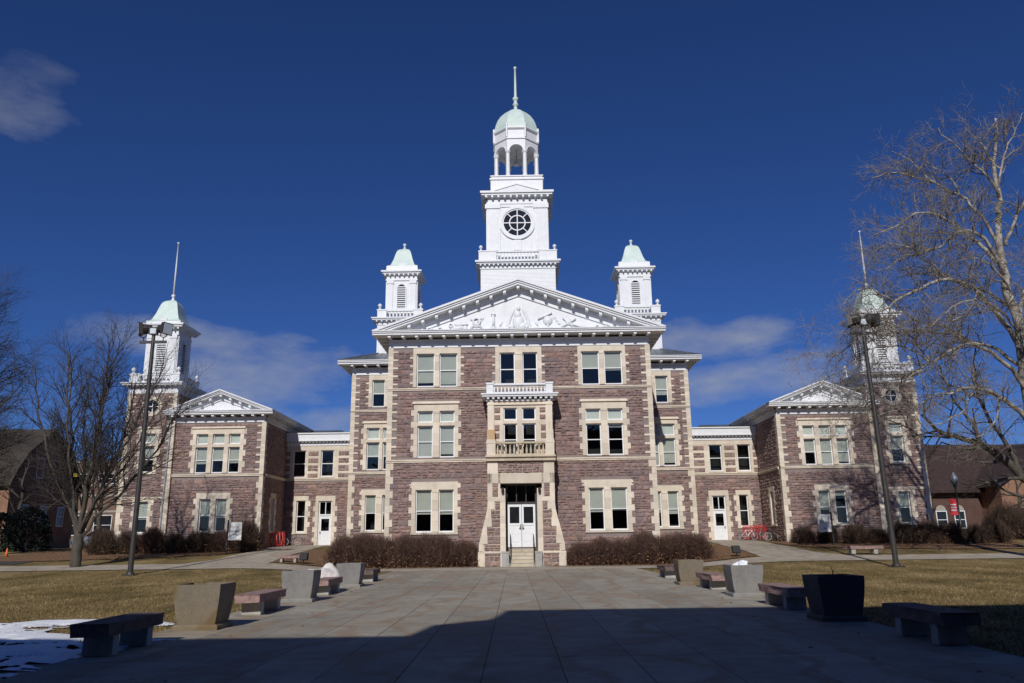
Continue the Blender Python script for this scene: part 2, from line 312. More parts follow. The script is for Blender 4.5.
# ------------------------------------------------------------------ mesh builder
ID = lambda u, d, z: (u, d, z)
class MB:
    def __init__(s, tf=None):
        s.v = []; s.f = []; s.mi = []; s.cur = 0; s.tf = tf or (lambda x, y, z: (x, y, z))
    def add(s, vs, fs):
        b = len(s.v); s.v += [s.tf(*p) for p in vs]
        s.f += [tuple(b+i for i in f) for f in fs]; s.mi += [s.cur]*len(fs)
    def hexa(s, p):
        s.add(p, [(0, 3, 2, 1), (4, 5, 6, 7), (0, 1, 5, 4), (1, 2, 6, 5), (2, 3, 7, 6), (3, 0, 4, 7)])
    def box(s, x0, x1, y0, y1, z0, z1):
        s.hexa([(x0, y0, z0), (x1, y0, z0), (x1, y1, z0), (x0, y1, z0), (x0, y0, z1), (x1, y0, z1), (x1, y1, z1), (x0, y1, z1)])
    def quad(s, a, b, c, d): s.add([a, b, c, d], [(0, 1, 2, 3)])
    def prism(s, poly, y0, y1):
        """poly in (x,z), extruded from y0 to y1"""
        n = len(poly); vs = [(x, y0, z) for x, z in poly]+[(x, y1, z) for x, z in poly]
        s.add(vs, [tuple(range(n)), tuple(range(2*n-1, n-1, -1))]+[(i, (i+1) % n, n+(i+1) % n, n+i) for i in range(n)])
    def prism_x(s, poly, x0, x1):
        n = len(poly); vs = [(x0, y, z) for y, z in poly]+[(x1, y, z) for y, z in poly]
        s.add(vs, [tuple(range(n)), tuple(range(2*n-1, n-1, -1))]+[(i, (i+1) % n, n+(i+1) % n, n+i) for i in range(n)])
    def lathe(s, cx, cy, prof, n=10, phase=0.0, cap=True):
        vs = []; fs = []
        for r, z in prof:
            for k in range(n):
                a = phase+2*math.pi*k/n; vs.append((cx+r*math.cos(a), cy+r*math.sin(a), z))
        for j in range(len(prof)-1):
            for k in range(n):
                fs.append((j*n+k, j*n+(k+1) % n, (j+1)*n+(k+1) % n, (j+1)*n+k))
        if cap: fs += [tuple(range(n-1, -1, -1)), tuple((len(prof)-1)*n+k for k in range(n))]
        s.add(vs, fs)
    def square(s, cx, cy, prof):
        s.lathe(cx, cy, [(h*math.sqrt(2), z) for h, z in prof], 4, math.pi/4)
    def ring(s, cx, cz, r0, r1, y0, y1, n=32, a0=0, a1=2*math.pi):
        full = abs(a1-a0-2*math.pi) < 1e-6; m = n if full else n+1
        vs = []
        for k in range(m):
            a = a0+(a1-a0)*k/n; c, s_ = math.cos(a), math.sin(a)
            vs += [(cx+r0*c, y0, cz+r0*s_), (cx+r1*c, y0, cz+r1*s_), (cx+r1*c, y1, cz+r1*s_), (cx+r0*c, y1, cz+r0*s_)]
        fs = []
        for k in range(n):
            a, b = 4*k, 4*((k+1) % m)
            for i in range(4): fs.append((a+i, a+(i+1) % 4, b+(i+1) % 4, b+i))
        s.add(vs, fs)
    def tube(s, pts, rad, n=6):
        pts = [Vector(p) for p in pts]
        if not hasattr(rad, '__len__'): rad = [rad]*len(pts)
        vs = []; fs = []; ref = None
        for i, p in enumerate(pts):
            t = (pts[min(i+1, len(pts)-1)]-pts[max(i-1, 0)]).normalized()
            if ref is None:
                ref = Vector((0, 0, 1)) if abs(t.z) < .8 else Vector((1, 0, 0))
            a = t.cross(ref).normalized(); ref = a.cross(t).normalized(); b = ref
            for k in range(n):
                an = 2*math.pi*k/n; q = p+(a*math.cos(an)+b*math.sin(an))*rad[i]; vs.append(tuple(q))
        for i in range(len(pts)-1):
            for k in range(n): fs.append((i*n+k, i*n+(k+1) % n, (i+1)*n+(k+1) % n, (i+1)*n+k))
        fs += [tuple(range(n-1, -1, -1)), tuple((len(pts)-1)*n+k for k in range(n))]
        s.add(vs, fs)
    def build(s, name, mat, parent=None, smooth=False, origin=None, bevel=0.0, recalc=True):
        me = bpy.data.meshes.new(name)
        me.from_pydata(s.v, [], s.f); me.update()
        mats = mat if isinstance(mat, (list, tuple)) else [mat]
        for m in mats: me.materials.append(m)
        if len(mats) > 1: me.polygons.foreach_set('material_index', s.mi)
        if recalc or bevel:
            bm = bmesh.new(); bm.from_mesh(me)
            if bevel:
                bmesh.ops.bevel(bm, geom=[e for e in bm.edges], offset=bevel, segments=2, affect='EDGES', clamp_overlap=True)
            bmesh.ops.recalc_face_normals(bm, faces=bm.faces); bm.to_mesh(me); bm.free()
        if smooth: me.polygons.foreach_set('use_smooth', [True]*len(me.polygons))
        o = bpy.data.objects.new(name, me); COL.objects.link(o)
        if parent is not None: o.parent = parent
        if origin is not None: o.location = origin
        return o
def tag(o, label=None, cat=None, group=None, kind=None):
    if label: o['label'] = label
    if cat: o['category'] = cat
    if group: o['group'] = group
    if kind: o['kind'] = kind
    return o
def empty(name, loc=(0, 0, 0), rz=0.0, **kw):
    o = bpy.data.objects.new(name, None); COL.objects.link(o); o.location = loc; o.rotation_euler = (0, 0, rz)
    o.empty_display_size = .3
    return tag(o, **kw)
def copy_tree(o, parent=None):
    c = o.copy(); COL.objects.link(c)
    if parent is not None: c.parent = parent
    for ch in list(o.children): copy_tree(ch, c)
    return c
def smoothstep(a, b, x):
    t = min(1, max(0, (x-a)/(b-a))); return t*t*(3-2*t)
KY = [-1e4, 38, 43, 48.5, 56, 63, 69, 1e5]; KZ = [0, 0, .1, .38, .85, 1.2, 1.4, 1.4]
def terr(x, y):
    return float(np.interp(y, KY, KZ))*smoothstep(8.5, 16, abs(x))
def text_obj(name, text, size, mat, parent, loc, rot):
    cu = bpy.data.curves.new(name, 'FONT'); cu.body = text; cu.size = size; cu.align_x = 'CENTER'; cu.align_y = 'CENTER'; cu.extrude = .002
    tmp = bpy.data.objects.new(name, cu); COL.objects.link(tmp)
    dg = bpy.context.evaluated_depsgraph_get(); me = bpy.data.meshes.new_from_object(tmp.evaluated_get(dg))
    bpy.data.objects.remove(tmp); me.materials.clear(); me.materials.append(mat)
    o = bpy.data.objects.new(name, me); COL.objects.link(o); o.parent = parent; o.location = loc; o.rotation_euler = rot
    return o

# ================================================================== the hall
hall = empty('university_hall', (0.48, 54, 0), R(-0.6),
             label='large pink quartzite hall with white cornices, central clock tower and two towered wings', cat='building')
Y0 = 54.0
def HB(): return MB(lambda x, y, z: (x, y-Y0, z))
def front(Y, s=1): return lambda u, d, z: (s*u, Y-d-Y0, z)
def sidewall(X, s): return lambda u, d, z: (X+s*d, u-Y0, z)     # s=+1 faces +X
def stones(mb, u0, u1, z0, z1, skips, base=0.0, rng=None):
    """random coursed rubble: rock-faced blocks, some courses split in two within a block"""
    rng = rng or random.Random(int((u0*31+z0*17+u1*7)*100))
    G = .006
    def block(a, b, zb, zt):
        e = min(.03, (b-a)*.25, (zt-zb)*.25)
        dj = lambda: base+.032+rng.uniform(-.022, .03)
        cu, cz = (a+b)/2+rng.uniform(-.22, .22)*(b-a), (zb+zt)/2+rng.uniform(-.22, .22)*(zt-zb)
        mb.add([(a, base, zb), (b, base, zb), (b, base, zt), (a, base, zt),
                (a+e, dj(), zb+e), (b-e, dj(), zb+e), (b-e, dj(), zt-e), (a+e, dj(), zt-e), (cu, base+.058+rng.uniform(-.02, .06), cz)],
               [(0, 1, 5, 4), (1, 2, 6, 5), (2, 3, 7, 6), (3, 0, 4, 7), (4, 5, 8), (5, 6, 8), (6, 7, 8), (7, 4, 8)])
    def row(p, q, zb, zt, lo, hi):
        u = p
        while u < q-.02:
            w = rng.uniform(lo, hi)
            if q-(u+w) < .14: w = q-u
            a, b = u+G, min(u+w, q)-G
            if b-a > .03: block(a, b, zb+G, zt-G)
            u += w
    def free(zb, zt):
        iv = [(u0, u1)]
        for (a, b, c, d) in skips:
            if c < zt-.03 and d > zb+.03:
                nx = []
                for p, q in iv:
                    if b <= p or a >= q: nx.append((p, q)); continue
                    if a > p: nx.append((p, a))
                    if b < q: nx.append((b, q))
                iv = nx
        return [(p, q) for p, q in iv if q-p > .05]
    z = z0
    while z < z1-.06:
        h = rng.uniform(.20, .38)
        if z+h > z1-.14: h = z1-z
        if h < .24:
            for p, q in free(z, z+h): row(p, q, z, z+h, .22, .62)
        else:
            for p, q in free(z, z+h):
                u = p
                while u < q-.02:
                    w = rng.uniform(.28, .80)
                    if q-(u+w) < .2: w = q-u
                    if rng.random() < .38:
                        zm = z+h*rng.uniform(.38, .62); row(u, u+w, z, zm, .25, .6); row(u, u+w, zm, z+h, .25, .6)
                    else: row(u, u+w, z, z+h, .4, .9)
                    u += w
        z += h
def backing(mb, u0, u1, z0, z1, holes):
    us = sorted({u0, u1}|{min(max(x, u0), u1) for h in holes for x in h[:2]}); zs = sorted({z0, z1}|{min(max(x, z0), z1) for h in holes for x in h[2:]})
    for i in range(len(us)-1):
        for j in range(len(zs)-1):
            c, e = (us[i]+us[i+1])/2, (zs[j]+zs[j+1])/2
            if us[i+1]-us[i] < 1e-6 or zs[j+1]-zs[j] < 1e-6: continue
            if any(h[0] < c < h[1] and h[2] < e < h[3] for h in holes): continue
            mb.quad((us[i], 0, zs[j]), (us[i+1], 0, zs[j]), (us[i+1], 0, zs[j+1]), (us[i], 0, zs[j+1]))
def wall(tf, u0, u1, z0, z1, holes=(), skips=(), name='wall'):
    mb = MB(tf); mb.cur = 1; backing(mb, u0, u1, z0, z1, list(holes)); mb.cur = 0
    stones(mb, u0, u1, z0, z1, list(skips))
    return mb.build(name, [M['stone'], M['mortar']], hall, recalc=False)
BR = random.Random(12)
def sash(tf, u0, u1, z0, z1, blind=.5, light=False, rail=True, parent=None):
    f = MB(tf); w = .075; d0, d1 = -.24, -.13
    f.box(u0, u0+w, d0, d1, z0, z1); f.box(u1-w, u1, d0, d1, z0, z1)
    f.box(u0+w, u1-w, d0, d1, z1-w, z1); f.box(u0+w, u1-w, d0, d1+.03, z0, z0+w+.02)
    zm = (z0+z1)/2
    if rail: f.box(u0+w, u1-w, d0+.02, d1-.01, zm-.03, zm+.03)
    fr = f.build('window', M['sash'], parent or hall)
    g = MB(tf)
    if rail:
        g.box(u0+w, u1-w, -.186, -.180, zm+.03, z1-w); g.box(u0+w, u1-w, -.206, -.200, z0+w+.02, zm-.03)
    else: g.box(u0+w, u1-w, -.196, -.190, z0+w+.02, z1-w)
    g.build('pane', M['glass'], fr)
    if blind > 0:
        if not light: blind = max(.05, min(.97, blind+BR.uniform(-.09, .09)))
        b = MB(tf); zb = z1-w-(z1-z0-2*w)*blind
        b.box(u0+.03, u1-.03, -.262, -.250, zb, z1-.02); b.box(u0+.04, u1-.04, -.270, -.248, zb-.025, zb)
        b.build('blind', M['blind_light' if light else 'blind'], fr)
    return fr
def jamb(mb, u, s, z0, z1, jw, style, k0=0):
    """stone jamb from u outward in direction s"""
    def bx(a, b, d0, d1, c, e): mb.box(min(a, b), max(a, b), d0, d1, c, e)
    if style == 'teeth':
        z = z0; n = max(1, round((z1-z0)/.62)); h = (z1-z0)/n
        for i in range(n):
            bx(u, u+s*jw, -.28, .045, z+.004, z+h-.004)
            bx(u+s*(jw-.02), u+s*(jw+.22), -.02, .052, z+h*.5-.065, z+h*.5+.065); z += h
    else:
        z = z0; n = max(2, round((z1-z0)/.42)); h = (z1-z0)/n
        for i in range(n):
            w = jw+(.19 if (i+k0) % 2 else 0)
            bx(u, u+s*w, -.28, .048 if (i+k0) % 2 else .055, z+.004, z+h-.004); z += h
def jamb_skip(u, s, z0, z1, jw, style, k0=0):
    out = []
    if style == 'teeth':
        out.append((min(u, u+s*jw), max(u, u+s*jw), z0, z1))
        n = max(1, round((z1-z0)/.62)); h = (z1-z0)/n
        for i in range(n):
            a, b = u, u+s*(jw+.22); zc = z0+h*(i+.5); out.append((min(a, b), max(a, b), zc-.05, zc+.05))
    else:
        n = max(2, round((z1-z0)/.42)); h = (z1-z0)/n
        for i in range(n):
            w = jw+(.19 if (i+k0) % 2 else 0); out.append((min(u, u+s*w), max(u, u+s*w), z0+h*i, z0+h*(i+1)))
    return out
class Fac:
    """collects the openings of one facade"""
    def __init__(s, tf): s.tf = tf; s.holes = []; s.skips = []
    def group(s, opens, z0, z1, lint, jw=.24, style='quoin', transom=None, cap=0, blinds=None, tblind=True, sill=True, light=False, mat='trim'):
        mb = MB(s.tf); U0, U1 = opens[0][0], opens[-1][1]
        for a, b in opens: s.holes.append((a, b, z0, z1))
        s.skips.append((U0-jw, U1+jw, z0-.12, lint))
        # lintel in blocks
        cuts = [U0-jw]+[(opens[i][1]+opens[i+1][0])/2 for i in range(len(opens)-1)]+[U1+jw]
        for a, b in zip(cuts[:-1], cuts[1:]): mb.box(a+.003, b-.003, -.28, .050, z1, lint-.003)
        if cap:
            mb.box(U0-jw-.12, U1+jw+.12, -.02, .16, lint, lint+.09); mb.box(U0-jw-.06, U1+jw+.06, -.02, .10, lint+.09, lint+cap)
            s.skips.append((U0-jw-.12, U1+jw+.12, lint, lint+cap))
        for i in range(len(opens)-1):
            a, b = opens[i][1], opens[i+1][0]; z = z0; n = 4; h = (z1-z0)/n
            for k in range(n): mb.box(a, b, -.28, .050, z+.003, z+h-.003); z += h
            mb.box(a-.012, b+.012, .0, .085, z1-.16, z1-.001); mb.box(a-.012, b+.012, .0, .085, z0+.001, z0+.10)
        jamb(mb, U0, -1, z0, lint if style == 'quoin' else z1, jw, style); jamb(mb, U1, 1, z0, lint if style == 'quoin' else z1, jw, style)
        # the lintel sits between the jamb tops
        s.skips += jamb_skip(U0, -1, z0, z1, jw, style)+jamb_skip(U1, 1, z0, z1, jw, style)
        if sill:
            mb.box(U0-jw-.04, U1+jw+.04, -.28, .10, z0-.14, z0-.002)
            s.skips.append((U0-jw-.04, U1+jw+.04, z0-.14, z0))
        if transom:
            for a, b in opens: mb.box(a, b, -.28, .062, transom[0], transom[1])
        mb.build('window_surround', M[mat], hall)
        for i, (a, b) in enumerate(opens):
            bl = blinds[i] if blinds else .5
            if transom:
                sash(s.tf, a, b, z0, transom[0], bl); sash(s.tf, a, b, transom[1], z1, .97 if tblind else 0, True, rail=False)
            else: sash(s.tf, a, b, z0, z1, bl, light)
def quoins(tf, u, s, z0, z1, style, skips, mat='trim', jw=.30, over=.045):
    """corner stones: u is the corner, s points into the wall"""
    mb = MB(tf)
    def bx(a, b, d0, d1, c, e): mb.box(min(a, b), max(a, b), d0, d1, c, e)
    if style == 'teeth':
        n = max(1, round((z1-z0)/.6)); h = (z1-z0)/n
        for i in range(n):
            z = z0+i*h
            bx(u-s*over, u+s*jw, -.34, .05, z+.004, z+h-.004)
            bx(u-s*over*1.2, u+s*(jw+.34), -.6, .056, z+h*.5-.065, z+h*.5+.065)
            skips.append((min(u, u+s*(jw+.34)), max(u, u+s*(jw+.34)), z+h*.5-.05, z+h*.5+.05))
        skips.append((min(u, u+s*jw), max(u, u+s*jw), z0, z1))
    else:
        n = max(2, round((z1-z0)/.46)); h = (z1-z0)/n
        for i in range(n):
            z = z0+i*h; w = jw-.03+(.20 if i % 2 else 0)
            bx(u-s*over, u+s*w, -(.3 if i % 2 else .55), .055, z+.004, z+h-.004)
            skips.append((min(u, u+s*w), max(u, u+s*w), z, z+h))
    return mb.build('corner_quoins', M[mat], hall)
def belt(tf, u0, u1, z0, z1, skips, d=.09, mat='trim'):
    mb = MB(tf); n = max(1, round((u1-u0)/1.3)); w = (u1-u0)/n
    for i in range(n):
        mb.box(u0+i*w, u0+(i+1)*w-.006, -.05, d, z0, z0+(z1-z0)*.55); mb.box(u0+i*w, u0+(i+1)*w-.006, -.05, d+.05, z0+(z1-z0)*.55+.002, z1)
    skips.append((u0, u1, z0, z1)); return mb.build('belt_course', M[mat], hall)
def modillions(mb, u0, u1, z0, z1, d0, d1, sp=.95, w=.2):
    n = max(1, round((u1-u0)/sp)); st = (u1-u0)/n
    for i in range(n+1):
        c = u0+i*st
        mb.box(c-w/2, c+w/2, d0, d1, z0, z1); mb.box(c-w/2-.02, c+w/2+.02, d0, d1+.02, z1-.05, z1-.001)
def cornice(tf, u0, u1, z0, over, ue0, ue1, fr=.58, sp=.95):
    """frieze, bed mould, brackets, corona; u0..u1 wall, ue0..ue1 corona ends"""
    mb = MB(tf); za = z0+fr
    mb.box(u0, u1, 0, .07, z0, z0+.10); mb.box(u0, u1, 0, .055, z0+.10, za-.14); mb.box(u0, u1, 0, .14, za-.14, za)
    n = int((u1-u0)/.16)
    for i in range(n): mb.box(u0+i*.16, u0+i*.16+.09, .055, .11, za-.24, za-.142)
    modillions(mb, u0+.1, u1-.1, za, za+.16, .10, over-.18, sp)
    mb.box(ue0, ue1, -.1, over-.08, za+.16, za+.30); mb.box(ue0, ue1, -.1, over, za+.302, za+.40); mb.box(ue0, ue1, -.1, over+.06, za+.402, za+.46)
    return mb.build('cornice', M['white'], hall)
def pediment(s, cx, h, zb, za, yf, yt, sp=.95, relief=False, t=.42, bed=.5):
    sl = (za-zb)/h
    def band(mb, a, b, y0, y1):
        for k in (-1, 1):
            pts = [(cx+k*(h-a/sl), zb), (cx, za-a), (cx, za-b), (cx+k*(h-b/sl), zb)]
            mb.prism([(s*x, z) for x, z in pts], y0, y1)
    mb = HB()
    band(mb, 0, t*.35, yf, yt+.2); band(mb, t*.35, t*.65, yf+.09, yt+.2); band(mb, t*.65, t, yf+.17, yt+.2)
    band(mb, t, t+bed*.5, yt-.18, yt+.2); band(mb, t+bed*.5, t+bed, yt-.10, yt+.2)
    n = int(h/sp)
    for k in (-1, 1):
        for i in range(1 if k > 0 else 0, n):
            x = i*sp
            if x > h-t/sl-.9: continue
            z = za-t-sl*x
            mb.hexa([(s*(cx+k*x-.1), yf+.28, z-.24-(-k*sl*.1)), (s*(cx+k*x+.1), yf+.28, z-.24-(k*sl*.1)), (s*(cx+k*x+.1), yt-.17, z-.24-(k*sl*.1)), (s*(cx+k*x-.1), yt-.17, z-.24-(-k*sl*.1)),
                     (s*(cx+k*x-.1), yf+.28, z+.02-(-k*sl*.1)), (s*(cx+k*x+.1), yf+.28, z+.02-(k*sl*.1)), (s*(cx+k*x+.1), yt-.17, z+.02-(k*sl*.1)), (s*(cx+k*x-.1), yt-.17, z+.02-(-k*sl*.1))])
    ped = mb.build('pediment', M['white'], hall)
    ty = HB(); a = t+bed-.02
    ty.prism([(s*(cx-(h-a/sl)), zb), (s*cx, za-a), (s*(cx+(h-a/sl)), zb)], yt, yt+.15)
    ty.build('tympanum', M['white'], ped)
    return ped
def blob(mb, cx, cy, cz, rx, ry, rz, rot=0.0, n=10):
    vs = []; fs = []; rings = 5
    c_, s_ = math.cos(rot), math.sin(rot)
    for j in range(rings+1):
        ph = math.pi*j/rings
        for k in range(n):
            th = 2*math.pi*k/n
            x, y, z = rx*math.sin(ph)*math.cos(th), ry*math.sin(ph)*math.sin(th), rz*math.cos(ph)
            vs.append((cx+x*c_-z*s_, cy+y, cz+x*s_+z*c_))
    for j in range(rings):
        for k in range(n): fs.append((j*n+k, j*n+(k+1) % n, (j+1)*n+(k+1) % n, (j+1)*n+k))
    mb.add(vs, fs)
def balustrade(tf, u0, u1, z0, z1, d0, d1, name, mat, parent, sp=.24, r=.06, ped=()):
    mb = MB(tf); c = (d0+d1)/2
    mb.box(u0, u1, d0, d1, z0, z0+.10); mb.box(u0, u1, d0-.03, d1+.03, z1-.12, z1)
    n = max(2, int((u1-u0)/sp)); st = (u1-u0)/n; za, zb = z0+.10, z1-.12; h = zb-za
    for i in range(n):
        cx = u0+(i+.5)*st
        if any(a-.02 < cx < b+.02 for a, b in ped): continue
        mb.lathe(cx, c, [(r*.7, za), (r*1.0, za+h*.15), (r*1.05, za+h*.35), (r*.5, za+h*.7), (r*.55, za+h*.85), (r*.8, zb)], 6, cap=False)
    for a, b in ped:
        mb.box(a, b, d0-.05, d1+.05, z0-.001, z1-.06); mb.box(a-.04, b+.04, d0-.09, d1+.09, z1-.06, z1+.05)
    return mb.build(name, mat, parent)
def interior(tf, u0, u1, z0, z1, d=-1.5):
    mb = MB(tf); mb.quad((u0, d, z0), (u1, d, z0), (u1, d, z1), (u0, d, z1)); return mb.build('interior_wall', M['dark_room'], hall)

# ------------------------------------------------------------------ centre pavilion, Y=54
HW = 9.05
F = Fac(front(54))
for s in (-1, 1):
    o3 = [(4.30, 5.55), (5.88, 7.13)]; o2 = [(4.47, 5.50), (5.95, 7.0)]; o1 = [(4.50, 5.52), (5.96, 7.06)]
    mir = lambda o: [(-b, -a) for a, b in reversed(o)] if s < 0 else o
    b3 = [.88, .90] if s < 0 else [.52, .50]; b2 = [.97, .97] if s < 0 else [.0, .04]; b1 = [.66, .60] if s < 0 else [.55, .52]
    F.group(mir(o3), 11.97, 14.33, 14.72, .24, 'teeth', blinds=b3, sill=False)
    F.group(mir(o2), 7.12, 10.30, 10.78, .26, 'quoin', transom=(9.28, 9.50), cap=.17, blinds=b2, sill=False)
    F.group(mir(o1), 2.20, 4.98, 5.50, .26, 'quoin', blinds=b1)
F.group([(-1.36, -.30), (.22, 1.25)], 11.97, 14.33, 14.72, .30, 'teeth', blinds=[0, 0], sill=False)
for s in (-1, 1):
    quoins(F.tf, s*HW, -s, 6.99, 11.70, 'teeth', F.skips); quoins(F.tf, s*HW, -s, 11.89, 14.74, 'teeth', F.skips)
    quoins(F.tf, s*HW, -s, 0.25, 6.78, 'quoin', F.skips)
belt(F.tf, -HW-.05, HW+.05, 11.72, 11.88, F.skips, .07); belt(F.tf, -HW-.05, HW+.05, 6.79, 6.98, F.skips, .10)
pl = MB(F.tf); pl.box(-HW-.06, HW+.06, -.05, .12, -.3, .32); pl.build('plinth', M['trim_old'], hall); F.skips.append((-HW, HW, -.3, .32))
porch_hole = (-1.06, 1.0, .2, 5.3)
wall(F.tf, -HW, HW, -.3, 15.4, F.holes+[(-2.0, 2.0, .2, 10.5)], F.skips+[(-2.1, 2.0, -.3, 11.0), (-HW, HW, 14.72, 15.5)])
interior(F.tf, -HW+.2, HW-.2, 0, 15, -2.2)
cornice(F.tf, -HW, HW, 14.74, 1.08, -HW-1.05, HW+1.05)
for s in (-1, 1):
    sk = [(54, 63, 14.72, 15.5)]; tf = sidewall(s*HW, s)
    belt(tf, 54.4, 63, 6.79, 6.98, sk, .10); belt(tf, 54.4, 63, 11.72, 11.88, sk, .07)
    wall(tf, 54.35, 63, -.3, 15.4, (), sk); cornice(tf, 54.1, 62, 14.74, 1.03, 54.1, 62)
ped = pediment(1, 0, 10.16, 15.78, 19.42, 52.86, 53.86, bed=.64)
# tympanum relief: a seated figure between wings, a column, a globe, tools and scrolls
yr = 53.85
def carve(f):
    q = HB(); f(q); q.build('relief_carving', M['white'], ped, smooth=True)
def figure(q):
    blob(q, 0, yr, 16.45, .42, .20, .55); blob(q, -.05, yr, 16.98, .25, .18, .34); blob(q, 0, yr, 17.45, .15, .16, .19); blob(q, .28, yr, 16.2, .35, .19, .25, .4)
    for k in (-1, 1):
        for j in range(5): blob(q, k*(.42+.10*j), yr, 17.15-.20*j-.02*j*j, .11, .09, .42-.03*j, k*(.35+.05*j))
        blob(q, k*.55, yr, 16.15, .28, .15, .16, k*.3)
def column_(q):
    q.box(-1.87, -1.67, yr-.12, yr+.03, 16.15, 17.0); q.box(-1.97, -1.57, yr-.14, yr+.03, 16.0, 16.149); q.box(-1.93, -1.61, yr-.14, yr+.03, 17.001, 17.09); q.box(-2.1, -1.44, yr-.13, yr+.03, 15.88, 15.999)
def globe_(q):
    blob(q, 2.05, yr, 16.55, .36, .22, .36); q.tube([(1.35, yr-.08, 16.65), (2.35, yr-.08, 17.1)], .06, 6); q.box(1.7, 2.4, yr-.12, yr+.03, 15.95, 16.05); q.box(1.98, 2.12, yr-.1, yr+.03, 16.05, 16.3)
def tools(q):
    q.tube([(3.0, yr-.07, 16.05), (4.0, yr-.07, 16.65)], .07, 6); q.tube([(3.9, yr-.07, 15.98), (3.1, yr-.07, 16.72)], .06, 6); blob(q, 3.5, yr, 16.42, .26, .17, .26); q.tube([(3.55, yr-.06, 16.3), (4.8, yr-.06, 15.95)], .06, 6)
def trophy(q):
    q.ring(-2.95, 16.55, .18, .30, yr-.14, yr+.02, 16); blob(q, -2.95, yr, 16.25, .32, .14, .15); q.tube([(-3.4, yr-.07, 16.0), (-2.6, yr-.07, 16.8)], .06, 6); q.tube([(-3.35, yr-.07, 16.75), (-2.5, yr-.07, 16.0)], .06, 6)
def books(q):
    blob(q, -4.3, yr, 16.1, .5, .15, .14, .1); blob(q, -4.25, yr, 16.35, .3, .13, .15, -.2); q.ring(-4.75, 16.3, .08, .17, yr-.11, yr+.02, 12)
def leaves_(k):
    def f(q):
        for j in range(4): blob(q, k*(1.05+.10*j), yr, 15.98+.07*(j % 2), .10, .10, .09+.03*(j % 3), .4*j)
        blob(q, k*1.25, yr, 16.35, .10, .10, .22, k*.5)
    return f
def urns_(q):
    blob(q, -3.75, yr, 16.1, .16, .13, .20); q.tube([(-3.95, yr-.06, 16.35), (-3.55, yr-.06, 16.35)], .05, 6)
for f in (figure, column_, globe_, tools, trophy, books, leaves_(1), leaves_(-1), urns_, *[(lambda q, k=k, j=j: (blob(q, k*(2.55+.13*j), yr, 16.75-.2*j, .10, .08, .17, k*.7), blob(q, k*(2.45+.2*j), yr, 15.97, .14, .08, .07))) for k in (-1, 1) for j in range(3)]): carve(f)
for k in (-1, 1):
    for j, (x, r_) in enumerate([(5.5, .19), (6.05, .14), (6.5, .10)]):
        carve(lambda q: (q.ring(k*x, 16.03-.03*j, r_*.5, r_, yr-.09, yr+.02, 14), q.tube([(k*(x+.1), yr-.04, 15.9), (k*(x+.4), yr-.04, 16.08-.04*j)], .04, 5)))
# pavilion roof, gable
g = HB(); g.prism([(-10.1, 15.70), (0, 19.34), (10.1, 15.70)], 54.0, 70.0); g.build('roof', M['roof'], hall)

# ------------------------------------------------------------------ porch, Y=52
Yp = 51.9
pf = front(Yp)
W_ = 2.16
def patch(mb_s, mb_b, a, b, c, e, base): stones(mb_s, a, b, c, e, [], base)
po = MB(pf)      # sandstone carcass of the porch
D = -2.05; cheeks = []
# piers either side of the doorway with sloping buttress feet
for s in (-1, 1):
    def bx(a, b, d0, d1, c, e): po.box(min(s*a, s*b), max(s*a, s*b), d0, d1, c, e)
    def px(pts, y0, y1): po.prism([(s*x, z) for x, z in pts], y0, y1)
    n = 9
    for i in range(n): bx(1.02, 1.34, D, 0, 0.95+i*(4.87-.95)/n+.003, .95+(i+1)*(4.87-.95)/n-.003)     # door jamb blocks
    bx(1.34, W_, D, -.045, 4.2, 5.82); bx(1.34, W_, D, 0, 4.06, 4.32); bx(1.86, W_, D, 0, 4.32, 5.82); bx(1.34, 1.46, D, 0, 4.32, 5.82)
    px([(1.34, .95), (2.62, .95), (2.62, 1.8), (2.16, 3.6), (2.12, 4.06), (1.34, 4.06)], D, -.045)
    # stepped coping of the buttress
    st = [(2.12, 4.06), (2.16, 3.55), (2.28, 3.02), (2.42, 2.48), (2.55, 1.95), (2.68, 1.42), (2.70, .97)]
    for i in range(len(st)-1):
        (xa, za), (xb, zb) = st[i], st[i+1]; ins = .22 if i % 2 else .38
        px([(xa-ins, za), (xa+.03, za), (xb+.03, zb+.004), (xa-ins, zb+.004)], D, .02)
    bx(1.34, 2.78, D, .06, .84, .95); bx(2.36, 2.78, D, .05, .0, .84); bx(1.30, 2.36, D, -.02, -.1, .84)
    # low cheek wall of the steps
    bx(.72+.3, 1.34, D, .02, -.1, .95)
    ck = MB(pf); ck.box(min(s*.82, s*1.26), max(s*.82, s*1.26), .02, .55, -.05, .86); ck.box(min(s*.80, s*1.28), max(s*.80, s*1.28), .02, .58, .862, .95); cheeks.append(ck)
